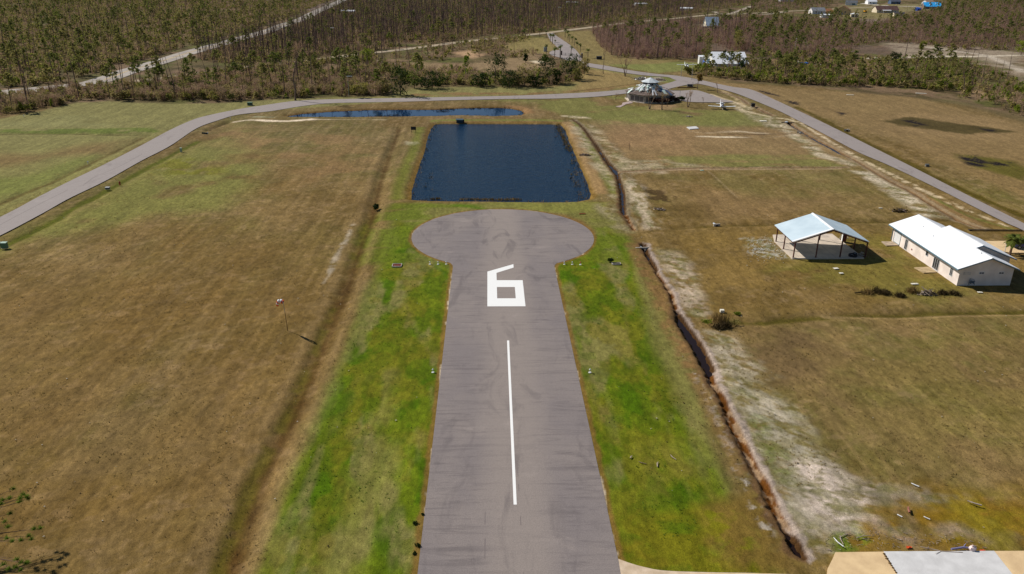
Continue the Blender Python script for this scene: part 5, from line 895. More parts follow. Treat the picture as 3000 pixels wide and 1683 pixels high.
# ------------------------------------------------------------------ ruined pavilion
pv=thing('ruined_pavilion','storm wrecked octagonal pavilion with stripped roof and small white cupola roof','pavilion',(64.3,315.4,-.05))
m_gwood=mat('grey_weathered_boards',srgb(168,160,152),.9,srgb(108,100,94),1.5); m_deck=mat('bare_roof_deck',srgb(124,108,98),.9,srgb(84,72,66),.8); m_mint=mat('mint_white_metal',srgb(196,220,206),.5,srgb(222,232,228),.6); m_tarp=mat('blue_grey_tarp',srgb(96,118,158),.6,srgb(124,140,168),.8)
def ring(r,n=8,ph=.3927,sx=1,sy=1): return [(r*math.cos(6.28319*j/n+ph)*sx,r*math.sin(6.28319*j/n+ph)*sy) for j in range(n)]
k=M(); ro=ring(9.0)
for j in range(8):
    a,b_=ro[j],ro[(j+1)%8]; mx=((a[0]+b_[0])/2,(a[1]+b_[1])/2); L=math.hypot(b_[0]-a[0],b_[1]-a[1]); an=math.atan2(b_[1]-a[1],b_[0]-a[0])
    k.box((mx[0],mx[1],1.5),(L,.22,3.0),an)
k.build('wall',mat('pale_grey_boards',srgb(206,198,188),.9,srgb(170,162,154),1.2),pv)
for j in(3,4,5,6):
    a,b_=ro[j],ro[(j+1)%8]; an=math.atan2(b_[1]-a[1],b_[0]-a[0]); nx,ny=math.sin(an),-math.cos(an)
    for u in(.18,.5,.8):
        x=a[0]+(b_[0]-a[0])*u; y=a[1]+(b_[1]-a[1])*u; k=M(); k.box((x+nx*.14,y+ny*.14,1.4),(1.5 if u!=.5 else 2.2,.08,1.9),an); s_=k.build('shutter',mat('dark_shutter',srgb(112,106,102),.8),pv); M().box((x+nx*.19,y+ny*.19,2.42),(2.3,.06,.14),an).build('lintel',m_galv,s_)
for j in range(8):
    a=ring(9.35)[j]; M().box((a[0],a[1],1.5),(.28,.28,3.0)).build('post',m_conc,pv)
M().prism(ring(10.0),-.05,.12).build('plinth',m_slab,pv)
k=M(); A_=ring(10.0); B_=ring(5.8)
for j in range(8):
    a,b_=A_[j],A_[(j+1)%8]; c,d=B_[(j+1)%8],B_[j]; k.slab([(a[0],a[1],3.0),(b_[0],b_[1],3.0),(c[0],c[1],4.0),(d[0],d[1],4.0)],.18)
k.build('lower_roof',m_deck,pv)
k=M(); A_=ring(6.0); B_=ring(2.9)
for j in range(8):
    if j in(0,7): continue
    a,b_=A_[j],A_[(j+1)%8]; c,d=B_[(j+1)%8],B_[j]; k.slab([(a[0],a[1],4.05),(b_[0],b_[1],4.05),(c[0],c[1],6.1),(d[0],d[1],6.1)],.14)
k.build('upper_roof',mat('torn_pale_roofing',srgb(206,214,206),.6,srgb(120,112,108),1.3,contrast=(.45,.55)),pv)
k=M(); R_2=ring(2.9)
for j in range(8):
    a,b_=R_2[j],R_2[(j+1)%8]; an=math.atan2(b_[1]-a[1],b_[0]-a[0]); k.box(((a[0]+b_[0])/2,(a[1]+b_[1])/2,6.5),(math.hypot(b_[0]-a[0],b_[1]-a[1]),.15,1.3),an)
k.build('cupola_wall',mat('dark_clerestory',srgb(64,58,66),.7),pv)
k=M(); A_=ring(3.7)
for j in range(8): a,b_=A_[j],A_[(j+1)%8]; k.slab([(a[0],a[1],7.05),(b_[0],b_[1],7.05),(0,0,8.7)],.12)
k.build('cupola_roof',mat('white_cupola_metal',srgb(222,226,228),.45,srgb(190,198,200),1.5),pv); M().tube([(0,0,8.6),(0,0,9.6)],[.12,.03],6).build('finial',m_galv,pv)
rr=random.Random(11)
def roofz(x,y): r=math.hypot(x,y); return 3.0+(10-r)/4.2 if r>5.8 else 4.05+(6-r)/3.1*2.05
for nm,m_,n_,rg in(('metal_sheets',m_mint,26,(2.3,5.7)),('white_sheets',m_ridge,16,(2.6,5.2)),('loose_boards',m_gwood,16,(0,6.3)),('tarp',m_tarp,7,(5.2,6.2))):
    k=M()
    for j in range(n_):
        a=rr.uniform(*rg) if nm!='tarp' else rr.uniform(5.0,6.2); r=rr.uniform(3.0,8.6)*(1 if rr.random()<.5 else .75); x,y=r*math.cos(a),r*math.sin(a); sl=math.atan2(3,7)
        k.box((x,y,roofz(x,y)+rr.uniform(.15,.45)),(rr.uniform(.8,3.4),rr.uniform(.25,1.1),.05),a+rr.uniform(-.5,.5),(rr.uniform(-.35,.35),sl+rr.uniform(-.3,.3)))
    k.build(nm,m_,pv)
k=M()
for j in range(12): a=rr.uniform(0,6.28); k.tube([(3.6*math.cos(a),3.6*math.sin(a),rr.uniform(6,7)),(5.2*math.cos(a),5.2*math.sin(a),rr.uniform(5,7.6))],[.05,.03],4)
k.build('bent_rafters',m_gwood,pv)
bf=thing('swing_frame','thin grey metal frame standing right of the ruined pavilion','frame',(*q('P5',(1260,560))[0],0)); k=M(); k.box((0,0,2.9),(4.4,.12,.12)); 
for x in(-2.1,2.1): k.tube([(x,0,0),(x,0,2.9)],[.07,.07],6)
k.build('bars',m_galv,bf)
prism_obj('pavilion_walk',q('P5',(150,725),(240,740),(350,680),(480,655),(430,625),(285,652),(262,700)),-.1,.05,mat('walk_concrete',srgb(186,166,158),.9,srgb(160,140,134),1))
# ------------------------------------------------------------------ aircraft
m_air=mat('white_aircraft_paint',(.86,.87,.88),.3,spec=.5); m_navy=mat('navy_aircraft_paint',srgb(40,56,90),.3)
def aero(label,pos,rz,high,span=10.0):
    t=thing('light_aircraft',label,'aircraft',(pos[0],pos[1],0),rz); zb=1.15
    k=M(); P=[(0,-2.5,zb),(0,-2.2,zb),(0,-1.4,zb+.03),(0,-.3,zb+.1),(0,.9,zb+.1),(0,2.6,zb+.12),(0,4.3,zb+.2)]; k.tube(P,[.12,.38,.52,.62,.60,.34,.10],14); k.build('fuselage',m_air,t,True)
    k=M(); k.tube([(0,-2.52,zb),(0,-2.23,zb-.02),(0,-1.42,zb)],[.14,.41,.55],14); k.build('engine_cowling',m_navy if not high else m_air,t,True)
    zw=zb-.35 if not high else zb+.78; dih=.28 if not high else .05
    for s_ in(-1,1):
        k=M(); x1=s_*span/2; k.v=[(s_*.35,-.75,zw+.09),(s_*.35,.85,zw+.02),(x1,-.6,zw+dih+.06),(x1,.65,zw+dih),(s_*.35,-.75,zw-.07),(s_*.35,.85,zw-.03),(x1,-.6,zw+dih-.05),(x1,.65,zw+dih-.03)]
        k.f=[(0,2,3,1),(4,5,7,6),(0,4,6,2),(1,3,7,5),(2,6,7,3),(0,1,5,4)] if s_>0 else [(0,1,3,2),(4,6,7,5),(0,2,6,4),(1,5,7,3),(2,3,7,6),(0,4,5,1)]; k.mi=[0]*6; k.build('wing',m_air,t)
        if high: M().tube([(s_*.5,-.1,zb-.3),(s_*2.4,-.05,zw)],[.04,.04],6).build('strut',m_galv,t)
        k=M(); k.slab([(0,3.55,zb+.22),(s_*1.65,3.75,zb+.24),(s_*1.65,4.4,zb+.24),(0,4.5,zb+.22)],.05); k.build('tailplane',m_air,t)
    k=M(); k.v=[(-.04,3.2,zb+.3),(-.04,4.5,zb+.25),(-.03,4.75,zb+1.75),(-.03,4.2,zb+1.75),(.04,3.2,zb+.3),(.04,4.5,zb+.25),(.03,4.75,zb+1.75),(.03,4.2,zb+1.75)]; k.f=[(0,3,2,1),(4,5,6,7),(0,1,5,4),(1,2,6,5),(2,3,7,6),(3,0,4,7)]; k.mi=[0]*6; k.build('tail_fin',m_air,t)
    k=M(); k.v=[(x,y,z) for y,z,s_ in((-1.2,zb+.42,.44),(1.2,zb+.5,.42),(-.55,zb+1.02,.34),(.7,zb+1.05,.34)) for x in(-s_,s_)]; k.f=[(0,1,5,4),(4,5,7,6),(0,4,6,2),(1,3,7,5),(2,6,7,3)]; k.mi=[0]*5; k.build('canopy',m_dark,t); M().slab([(-.33,-.45,zb+1.07),(.33,-.45,zb+1.07),(.33,.72,zb+1.1),(-.33,.72,zb+1.1)],.05).build('cabin_roof',m_air,t)
    M().blob((0,-2.6,zb),(.15,.28,.15),10,6,0).build('spinner',m_air,t); M().box((0,-2.56,zb),(1.9,.04,.14),0,(0,.5)).build('propeller',m_black,t)
    for x,y in((0,-1.9),(-1.3 if not high else -1.1,.3),(1.3 if not high else 1.1,.3)):
        k=M(); k.tube([(x*(.7 if high else 1),y,zb-.3),(x,y,.3)],[.05,.05],6); g_=k.build('landing_gear',m_galv,t); M().tube([(x-.08,y,.2),(x+.08,y,.2)],[.2,.2],12).build('wheel',m_black if x else m_wpaint,g_)
aero('white low wing aircraft with dark navy nose parked on the grass by the apron',(87.7,294.4),-.12,False)
aero('white high wing aircraft parked beyond the junction left of the white hangar',(103.4,416.5),.05,True,10.6)
# ------------------------------------------------------------------ white hangar and far houses
def gable(k,x0,x1,y0,y1,e,r,axis='x'):
    if axis=='x':
        ym=(y0+y1)/2; P=[(y0,-.2),(y1,-.2),(y1,e),(ym,r),(y0,e)]; n=5; b=len(k.v); k.v+=[(x0,y,z) for y,z in P]+[(x1,y,z) for y,z in P]; k.f+=[tuple(range(b,b+n))[::-1],tuple(range(b+n,b+2*n))]; k.mi+=[k.cur]*2
        for j in range(n): k.f.append((b+j,b+(j+1)%n,b+n+(j+1)%n,b+n+j)); k.mi.append(k.cur)
    else: profile(k,[(x0,-.2),(x1,-.2),(x1,e),((x0+x1)/2,r),(x0,e)],y0,y1)
def house(name,label,cat,c,w,d,e,r,axis,mw,mr,rz=0,wins=(),doors=(),o=.4,mg=None,extra=None,group=None):
    t=thing(name,label,cat,(c[0],c[1],0),rz,group); k=M(); gable(k,-w/2,w/2,-d/2,d/2,e,r,axis); k.build('wall',mw,t); k=M(); hx=w/2+o; hy=d/2+o
    if axis=='x':
        sl=(r-e)/(d/2); k.slab([(-hx,-hy,e-sl*o+.1),(hx,-hy,e-sl*o+.1),(hx,0,r+.1),(-hx,0,r+.1)],.14); k.slab([(-hx,hy,e-sl*o+.1),(hx,hy,e-sl*o+.1),(hx,.01,r+.1),(-hx,.01,r+.1)],.14)
    else:
        sl=(r-e)/(w/2); k.slab([(-hx,-hy,e-sl*o+.1),(-hx,hy,e-sl*o+.1),(0,hy,r+.1),(0,-hy,r+.1)],.14); k.slab([(hx,-hy,e-sl*o+.1),(hx,hy,e-sl*o+.1),(.01,hy,r+.1),(.01,-hy,r+.1)],.14)
    k.build('roof',mr,t)
    for fx,u,z,ww,hh in wins: opening(t,'window',((-w/2,u,z) if fx=='x' else (u,-d/2,z)),ww,hh,fx,0,2)
    for fx,u,z,ww,hh in doors: opening(t,'door',((-w/2,u,z) if fx=='x' else (u,-d/2,z)),ww,hh,fx,0,1,m_wpaint,m_trim if mg is None else mg,True)
    if extra: extra(t)
    return t
m_hw=mat('white_sheet_wall',srgb(236,234,230),.6,srgb(214,212,208),.4); m_hr=metal_roof('white_sheet_roof',(.90,.91,.93),(.82,.83,.86),0,1.0,.4)
hg=house('white_hangar','white metal hangar half hidden by trees beyond the road junction','hangar',(126.6,426.5),17.6,19.5,2.6,7.4,'x',m_hw,m_hr,0,[('x',-5,2.4,1.6,1.3),('y',-6,2.0,1.4,1.2),('y',4,2.0,1.4,1.2)],[('x',3,1.9,5.5,3.6)],.5)
M().box((-10.3,11.5,1.9),(3,3,3.8)).build('annex',m_hw,hg); M().slab([(-11.9,9.9,3.8),(-8.7,9.9,3.8),(-8.7,13.1,4.3),(-11.9,13.1,4.3)],.12).build('annex_roof',m_hr,hg); M().box((-11.2,2.5,1.5),(.1,4.4,2.2)).build('blue_tarp',mat('blue_tarp',srgb(70,110,190),.6),hg)
# steep roofed house at the county road
fh=thing('steep_roofed_house','steep roofed house with blue grey metal roof and cream gable beside the county road','house',(193.5,708,0),0)
k=M(); gable(k,-5.2,5.2,-6.5,6.5,1.8,8.2,'x'); k.build('wall',mat('cream_siding',srgb(232,222,196),.8,srgb(206,196,172),.6),fh); k=M(); k.slab([(-5.8,-7.1,1.3),(5.8,-7.1,1.3),(5.8,0,8.4),(-5.8,0,8.4)],.15); k.slab([(-5.8,7.1,1.3),(5.8,7.1,1.3),(5.8,.01,8.4),(-5.8,.01,8.4)],.15); k.build('roof',metal_roof('blue_grey_metal_roof',srgb(150,166,184),srgb(190,202,212),0,1,.5),fh)
for y in(-2.6,2.6): opening(fh,'window',(-5.2,y,2.2),1.6,1.5,'x',0,2)
opening(fh,'window',(-5.2,0,5.2),1.5,1.5,'x',0,2); M().box((-6.5,-1,.7),(2.4,11,.3)).build('porch_deck',m_gwood,fh)
ms_=lambda n,a,b_:mat(n,srgb(*a),.85,srgb(*b_),.5)
house('gabled_house','white gabled house with grey roof, leftmost of the village row','house',(372,925),15,11,3.4,6.6,'x',ms_('white_siding',(236,232,228),(220,214,210)),ms_('grey_shingles',(142,144,148),(116,120,126)),0,[('x',0,2,2,1.5),('y',-3,2,1.6,1.3),('y',3,2,1.6,1.3)],[('y',0,1.2,1.1,2.1)])
house('shed','long low white shed with open front before the grey roofed white house','shed',(355.5,858),11,6,2.6,3.3,'x',ms_('white_siding2',(236,232,228),(220,214,210)),m_hr,0,[],[('y',2,1.2,3,2.0)],.3,m_dark)
house('tan_house','tan house with rusty brown steep roof in the village row','house',(397,914),15,14,5.0,9.2,'y',ms_('tan_siding',(214,188,140),(196,168,120)),ms_('rusty_shingles',(176,128,88),(150,106,74)),-.5,[('y',-3,3,1.5,1.5),('y',3,3,1.5,1.5),('x',0,2.4,2,1.6)],[('y',0,1.1,1.2,2.2)])
house('garage','small garage with orange brown roof left of the tan house','garage',(386,930),9,8,2.8,5.2,'x',ms_('tan_siding2',(208,182,136),(190,162,116)),ms_('orange_shingles',(186,134,92),(160,112,78)),.3,[],[('y',0,1.2,3.5,2.2)])
house('shed','cream double door shed below the tan house','shed',(390,868),7.5,9,2.9,4.0,'y',ms_('cream_siding',(238,226,190),(222,208,170)),m_hr,-.35,[],[('y',-1.6,1.2,1.8,2.1),('y',1.6,1.2,1.8,2.1)],.3,m_dark)
bh=house('brown_roofed_house','wide house with dark brown roof and white porch in the village row','house',(468,962),26,13,3.2,7.2,'x',ms_('cream_wall2',(226,212,184),(204,190,164)),ms_('brown_shingles',(112,84,76),(88,64,60)),0,[('y',-9,1.9,2,1.4),('y',-4.5,1.9,2,1.4),('y',5,1.9,2,1.4)],[('y',9,1.2,1.2,2.1)])
M().slab([(-7,-10,2.7),(3,-10,2.7),(3,-6.4,3.2),(-7,-6.4,3.2)],.12).build('porch_roof',m_hr,bh)
for x in(-6.6,-2,2.6): M().box((x,-9.7,1.3),(.2,.2,2.6)).build('porch_post',m_wpaint,bh)
house('shed','beige shed with dark roof below the brown roofed house','shed',(452.5,898),11,7,2.6,3.8,'x',ms_('beige_siding',(222,206,176),(200,184,154)),ms_('dark_felt',(78,74,76),(60,56,60)),-.2,[('x',0,1.5,1,1)],[('y',-2,1.1,1.6,2)],.3,m_dark)
tb_=house('tarped_house','house under a bright blue tarp roof at the right end of the village','house',(573,1056),20,15,3.2,8.0,'x',ms_('brown_brick_wall',(150,126,112),(126,104,92)),ms_('bright_blue_tarp',(24,150,226),(60,180,240)),-.25,[('y',-5,1.8,2,1.4),('y',5,1.8,2,1.4)],[('y',0,1.2,1.2,2.1)])
for x,y,r,w in((-3,-5,5.2,1.1),(4,-3,6.6,.9)): M().box((x,y,r),(.5,3.2,.25),.2,(.6,0)).build('tarp_batten',m_wpaint,tb_)
tn=thing('tent','small deep blue tarp shelter left of the blue tarped house','shelter',(532,1010,0),.3); M().prism([(-2.6,-2.4),(2.6,-2.4),(2.6,2.4),(-2.6,2.4)],0,2.6).build('side',mat('deep_blue_tarp',srgb(20,78,180),.6),tn); M().slab([(-3,-3,2.7),(3,-3,2.7),(3,3,3.6),(-3,3,3.6)],.1).build('roof',mat('deep_blue_tarp_roof',srgb(36,96,196),.6),tn)
house('gabled_house','white gabled house with dark garage side, second row above the tan house','house',(505,1140),15,10,3.2,6.2,'x',ms_('white_siding4',(234,232,230),(216,214,212)),ms_('slate_shingles',(104,108,114),(84,88,94)),-.4,[('x',0,2,2,1.5)],[('y',3,1.3,4,2.4)])
house('white_cottage','plain white cottage at the top edge above the brown roofed house','cottage',(552,1182),13,10,3.4,6.4,'x',ms_('white_siding5',(244,244,244),(226,226,228)),m_hr,0,[('y',-3,1.9,1.8,1.4)],[('y',2,1.2,1.2,2.1)])
house('blue_trimmed_house','dark blue grey house at the top edge right of the white cottage','house',(590,1190),14,10,3.4,6.4,'x',ms_('slate_blue_siding',(88,106,132),(70,86,110)),ms_('slate_shingles2',(96,104,118),(78,84,98)),0,[('y',-3,1.9,2,1.6),('y',3,1.9,2,1.6)],[('y',0,1.2,1.2,2.1)])
house('white_cottage','white cottage with tan roof at the top edge left of the blue tarped house','cottage',(640,1190),13,10,3.2,5.8,'x',ms_('white_siding6',(236,234,230),(216,214,210)),ms_('tan_shingles',(176,152,130),(150,128,110)),.2,[('y',-3,1.9,1.8,1.4)],[('y',2,1.2,1.2,2.1)])
for c_,a,b_,w,d_,h,lab in(('C3',1530,60,16,7,4,'white trailer among bare trees near the top edge, left of the village'),('C3',1960,105,14,8,4,'pale open sided barn between bare trees above the county road'),('C3',2130,18,9,7,4,'small pale shed at the top edge left of the village'),('C3',880,40,16,6,3,'low white trailer at the top edge above the entrance'),('C2',1030,135,14,7,4,'white walled cabin deep in the dead pine wood'),('C4',330,15,20,9,4,'pale cabin at the top edge left of the village'),('C3',1290,12,9,5,4,'blue grey trailer at the top edge above the purple wood')):
    x,y=q(c_,(a,b_))[0]; house('trailer' if 'trailer' in lab else ('cabin' if 'cabin' in lab else 'outbuilding'),lab,'trailer' if 'trailer' in lab else 'outbuilding',(x,y),w,d_,h*.75,h,'x',ms_('pale_panel',(232,230,226),(208,206,200)),m_hr if 'blue' not in lab else ms_('blue_panel',(130,160,200),(110,140,180)),random.uniform(-.2,.2),[('y',-w*.25,1.7,1.6,1.1)],[('y',w*.2,1.1,1.1,2.0)],.2)
dg_=thing('excavator','small yellow orange digger left of the brown roofed house','digger',(441,955,0),.4); m_yel=mat('yellow_orange_paint',srgb(240,176,40),.5)
M().box((0,0,1.7),(3.2,2.4,1.2)).build('body',m_yel,dg_); M().box((-.4,0,2.8),(1.4,1.5,1.1)).build('cab',m_dark,dg_); M().tube([(1.4,0,2),(3.6,0,3.6),(5.2,0,1.6)],[.25,.2,.15],6).build('arm',m_yel,dg_)
for y in(-1.1,1.1): M().box((0,y,.5),(3.6,.6,1.0)).build('track',m_black,dg_)
# blue scraps and wreckage behind the hedge
wk=thing('wrecked_boat','blue and white wreck in the brush behind the hedge of the right field','wreck',(*q('C4',(490,605))[0],0),.2); M().slab([(-3,-1,.4),(2.4,-1.2,.5),(3.4,0,.7),(2.4,1.2,.9),(-3,1,.8)],.5).build('hull',mat('wreck_blue',srgb(40,110,200),.5),wk); M().box((-2.4,.3,1.2),(1.6,.9,.4),.3,(.2,.3)).build('seat_box',m_wpaint,wk)
o=M().slab([(-1.6,-.7,.3),(1.6,-.6,.2),(1.4,.7,.5),(-1.3,.8,.6)],.1).box((.3,0,.55),(1.2,.7,.3),.4).build('white_scrap',m_wpaint); o.location=(*q('C4',(630,615))[0],0); tag(o,'white scrap panel right of the blue wreck behind the hedge','scrap')
# entrance fence line and sign
for j,(a,b_,c,d_,lab) in enumerate([(790,520,960,545,'low dark fence panel across the entrance road, left leaf'),(965,548,985,552,'short fence panel at the right side of the entrance road')]):
    p0=q('C3',(a,b_))[0]; p1=q('C3',(c,d_))[0]; t=thing('fence',lab,'fence',(0,0,0)); L=math.hypot(p1[0]-p0[0],p1[1]-p0[1]); an=math.atan2(p1[1]-p0[1],p1[0]-p0[0]); n_=max(2,int(L/3)); k=M()
    for i_ in range(n_+1): k.box((p0[0]+(p1[0]-p0[0])*i_/n_,p0[1]+(p1[1]-p0[1])*i_/n_,.8),(.12,.12,1.6),an)
    k.build('posts',m_black,t); k=M()
    for z in(.5,1.0,1.45): k.box(((p0[0]+p1[0])/2,(p0[1]+p1[1])/2,z),(L,.05,.06),an)
    k.build('rails',m_black,t)
for a,b_,lab in((978,545,'dark gate pillar at the right of the entrance road'),(785,520,'dark gate pillar at the left of the entrance road')):
    p=q('C3',(a,b_))[0]; t=thing('gate_pillar',lab,'pillar',(*p,0)); M().box((0,0,1.2),(.9,.9,2.4)).build('shaft',mat('brick_pillar',srgb(92,76,70),.9),t); M().box((0,0,2.48),(1.1,1.1,.16)).build('capstone',m_conc,t)
mon=thing('monument_sign','brown planter kerb with dark stone and post on the small island by the apron','monument',(*q('P5',(1540,365))[0],0)); M().box((-1,-.3,.12),(9,1.2,.3)).build('planter_kerb',mat('brown_kerb',srgb(120,92,50),.9),mon); M().box((.4,.5,.7),(2.6,.8,1.3)).build('stone',mat('dark_stone',srgb(80,82,86),.8),mon); M().tube([(1.3,-.2,0),(1.3,-.2,2.4)],[.1,.1],8).build('post',m_conc,mon)
# ------------------------------------------------------------------ named trees
PALM=[protos(*palm(500+j,4.4,15,1.5,.15),m_grey_bark,f_palm,'palm') for j in range(4)]
plL=[(720,545,5.6,'near end of the left palm row, by the gate pull off'),(643,510,5.2,'left of the gate pull off beside the grey kiosk'),(778,550,6.7,'at the gate, right of the gate pull off'),(680,400,5.5,'left'),(700,415,6.1,'left'),(724,425,3.1,'left'),(643,350,4.1,'left'),(440,350,5.5,'road'),(583,350,5.9,'road'),(420,365,5.4,'road')]
plR=[(872,530,5.4,'beside the right gate pillar'),(1035,545,4.8,'leaning palm nearest the lawn box in the right palm row'),(968,490,4.7,'right'),(932,460,4.2,'right'),(908,430,4.7,'right'),(885,410,4.5,'right'),(860,395,4.9,'right'),(847,370,5.8,'right'),(820,355,5.9,'right')]
for j,(a,b_,h,lab) in enumerate(plL+plR):
    x,y=q('C3',(a,b_))[0]; grp=None
    if lab in('left','right','road'):
        grp={'left':'palms left of the entrance road','right':'palms in the row right of the entrance road','road':'palms along the county road left of the entrance'}[lab]; lab={'left':'young palm with upright crown, left of the entrance road below the county road','right':'young palm in the straight row right of the entrance road','road':'young palm beside the county road left of the entrance'}[lab]
    else: lab='young palm '+lab if not lab.startswith('leaning') else lab
    place_tree('palm_tree',PALM[j%4],x,y,h/4.6,j*1.3,lab,'palm',grp,0,True,(0,.10 if a>860 and a<1040 else .02))
HW=lambda *a,**k_:protos(*hardwood(*a,**k_),m_grey_bark,f_twig,'leafless_tree')
for nm,pr,c_,a,b_,rz,lab in(
 ('leafless_tree',HW(601,8.4,.30,2,4,.20),'P5',790,765,0,'two stemmed leafless tree before the left front of the pavilion'),('leafless_tree',HW(602,7.2,.42,2,4,.22),'P5',1025,778,1,'wide leafless tree before the dark hedge of the pavilion'),
 ('leafless_tree',HW(603,3.8,.4,1,3,.12),'P5',1120,720,2,'small leafless tree behind the wide one, right of the pavilion'),('leafless_tree',HW(604,6.2,.22,2,4,.2),'P5',1510,728,0,'narrow upright leafless tree between pavilion and aircraft'),
 ('leafless_tree',HW(605,3.4,.35,1,3,.12),'P5',155,603,0,'small leafless tree left of the pavilion on the lawn'),('leafless_tree',HW(606,10,.34,3,4,.18),'P5',330,155,1,'vase shaped leafless tree on the lawn above the debris island'),
 ('leafless_tree',HW(607,4.4,.38,1,4,.16),'P5',2065,462,0,'leafless tree on the bank between apron and right road'),('leafless_tree',HW(608,2.0,.3,1,2,.08),'P5',578,700,0,'tiny leafless sapling at the pavilion walk'),
 ('leafless_tree',HW(609,3.0,.3,1,3,.08),'P5',1795,668,0,'thin leafless sapling at the lower edge of the apron'),('leafless_tree',HW(610,14,.16,1,4,.2),'C3',1180,692,0,'tall thin leafless tree beside the entrance road'),
 ('leafless_tree',HW(611,23,.30,1,5,.42,twig=2.2),'C2',530,945,0,'big leafless tree with grey crown at the edge of the left road bend'),('leafless_tree',HW(612,2.6,.35,1,3,.07),'A7',465,383,0,'lone leafless sapling on the brown field right of the upper ditch'),
 ('leafless_tree',HW(613,12,.25,1,4,.22),'C4',1990,885,0,'tall leafless tree at the hedge of the far right field'),('leafless_tree',HW(614,9,.3,1,4,.2),'C4',1300,800,1,'leafless tree in the hedge near its middle'),('leafless_tree',HW(615,12,.4,2,4,.22),'C3',1780,545,1,'sprawling grey leafless tree at the lower edge of the purple wood')):
    x,y=q(c_,(a,b_))[0]; place_tree(nm,pr,x,y,1,rz,lab,'tree',None,0)
# tree with a rusty half crown near the apron
kt,kc=hardwood(620,6.4,.28,1,3,.2); rr=random.Random(4)
for _ in range(5): leaves(kc,(rr.uniform(-.2,1.5),rr.uniform(-.6,.6),rr.uniform(3.2,5.6)),(.95,.9,.95),60,.45,rr)
place_tree('tree',protos(kt,kc,m_grey_bark,f_rust,'tree'),*q('P5',(1690,392))[0],1,0,'tree with a dense rusty green crown between junction and apron','tree',None,0)
def roundtree(seed,h,w,mt,mc,n=9,trunkh=.3,base=.2):
    rr=random.Random(seed); n=int(n*max(1,(w/4.5)**1.3)); t=M(); c=M(); t.tube([(0,0,-.2),(0,0,h*.55)],[.22,.12],7)
    for j in range(5): a=rr.uniform(0,6.28); t.tube([(0,0,h*.3),(math.cos(a)*w*.4,math.sin(a)*w*.4,h*.65)],[.1,.04],5)
    for j in range(n*3): a=rr.uniform(0,6.28); r=rr.random()**.5*w*.68; z=h*(base+(.96-base)*rr.random()); s_=math.sqrt(max(.06,1-((z/h-(.5+base/2))/(.55-base/2))**2)); leaves(c,(math.cos(a)*r*s_,math.sin(a)*r*s_,z),(w*.26,w*.26,h*.12),22,.5,rr)
    return protos(t,c,mt,mc,'tree')
for c_,a,b_,h,w,m_,lab,cat in(('C3',165,790,13,6.4,f_dark,'large round dark green tree in the clump beyond the back pond','tree'),('C2',1520,900,11,7,f_dark,'dense dark conical bush at the roadside beyond the back pond','bush'),('C2',1650,830,7,4.4,f_palm,'bright green bushy palm clump right of the dark conical bush','palm clump'),('C2',1820,835,7,9,f_dark,'wide dark shrub mass right of the bushy palm clump','shrub'),
 ('C3',300,820,7,7.5,f_dark,'low dark evergreen at the foot of the large round tree','shrub'),('C3',440,810,10,7,f_bush,'olive oak in the middle of the clump beyond the back pond','tree'),('C3',640,780,11,6.4,f_dark,'double topped dark tree in the clump beyond the back pond','tree'),('C3',860,740,11,6.6,f_dark,'dark tree with two palm like heads at the right of the clump','tree'),('C3',1000,700,8,3.6,f_bush,'rightmost rounded tree of the clump beyond the back pond','tree'),('C3',930,760,5.5,3.6,f_bush,'low rounded bush below the rightmost trees of the clump','bush'),
 ('C3',20,815,5.5,6,f_dark,'low dark bush left of the large round tree','bush'),('C3',540,815,5,6,f_dark,'low dark bush between the olive oak and the double topped tree','bush'),('C3',740,790,6,6,f_dark,'dark bush right of the double topped tree','bush'),('C2',1480,760,6,4.5,f_dark,'dark bush above the conical bush beyond the back pond','bush'),('C2',1330,880,6,6,f_bush,'rounded scrub bush left of the conical bush','bush'),('C2',1130,890,5,5.5,f_bush,'rounded scrub bush by the slim lamp post','bush'),('C2',2130,655,7,3,f_bright,'small umbrella shaped bright tree in the tan clearing','tree'),('C2',1210,600,9,4.2,f_bright,'yellow green tree at the county road bend','tree'),('C3',630,600,5,2.6,f_palm,'short palm like tree beside the sandy patch','tree'),('C3',450,590,4.5,1.8,f_dark,'thin dark evergreen left of the sandy patch','tree'),('C2',1700,680,6,4,f_bright,'bright bush at the left edge of the tan clearing','bush'),
 ('H6',1000,700,9,3.6,f_bush,'leafy tree at the left gable of the white hangar','tree'),('H6',1400,830,8.6,3.2,f_dark,'dark leafy tree before the middle of the white hangar','tree'),('H6',1780,860,9.5,3.4,f_bush,'tall olive tree before the right part of the white hangar','tree'),('H6',1950,900,6,3,f_dark,'dark tree at the right corner of the white hangar','tree'),('H6',1150,880,4.5,2.8,f_bush,'bush at the foot of the white hangar front corner','bush'),('H6',780,930,3.6,2.6,f_bright,'bright bush between the high wing aircraft and the hangar','bush'),
 ('H6',1800,430,12,5,f_bush,'large olive tree behind the ridge of the white hangar','tree'),('H6',1030,400,11,5,f_bush,'olive tree behind the left end of the white hangar','tree'),('H6',550,1000,3.6,4,f_bush,'broad olive bush below the high wing aircraft','bush'),('C4',2540,520,9,7,f_bright,'spreading bright green tree at the right edge behind the sandy track','tree'),('C4',1350,600,6,4,f_dark,'dark round tree beside the sandy track','tree'),('C4',1600,500,7,3,f_bright,'bright green tree standing alone in the sandy clearing','tree')):
    pos=q(c_,(a,b_))[0]; place_tree('leafy_tree' if cat!='bush' else 'leafy_bush',roundtree(int(a*7+b_),h,w,m_grey_bark,m_,8,.3,.08 if 'bush' in cat or 'shrub' in cat else .22),pos[0],pos[1],1,0,lab,cat,None,0)
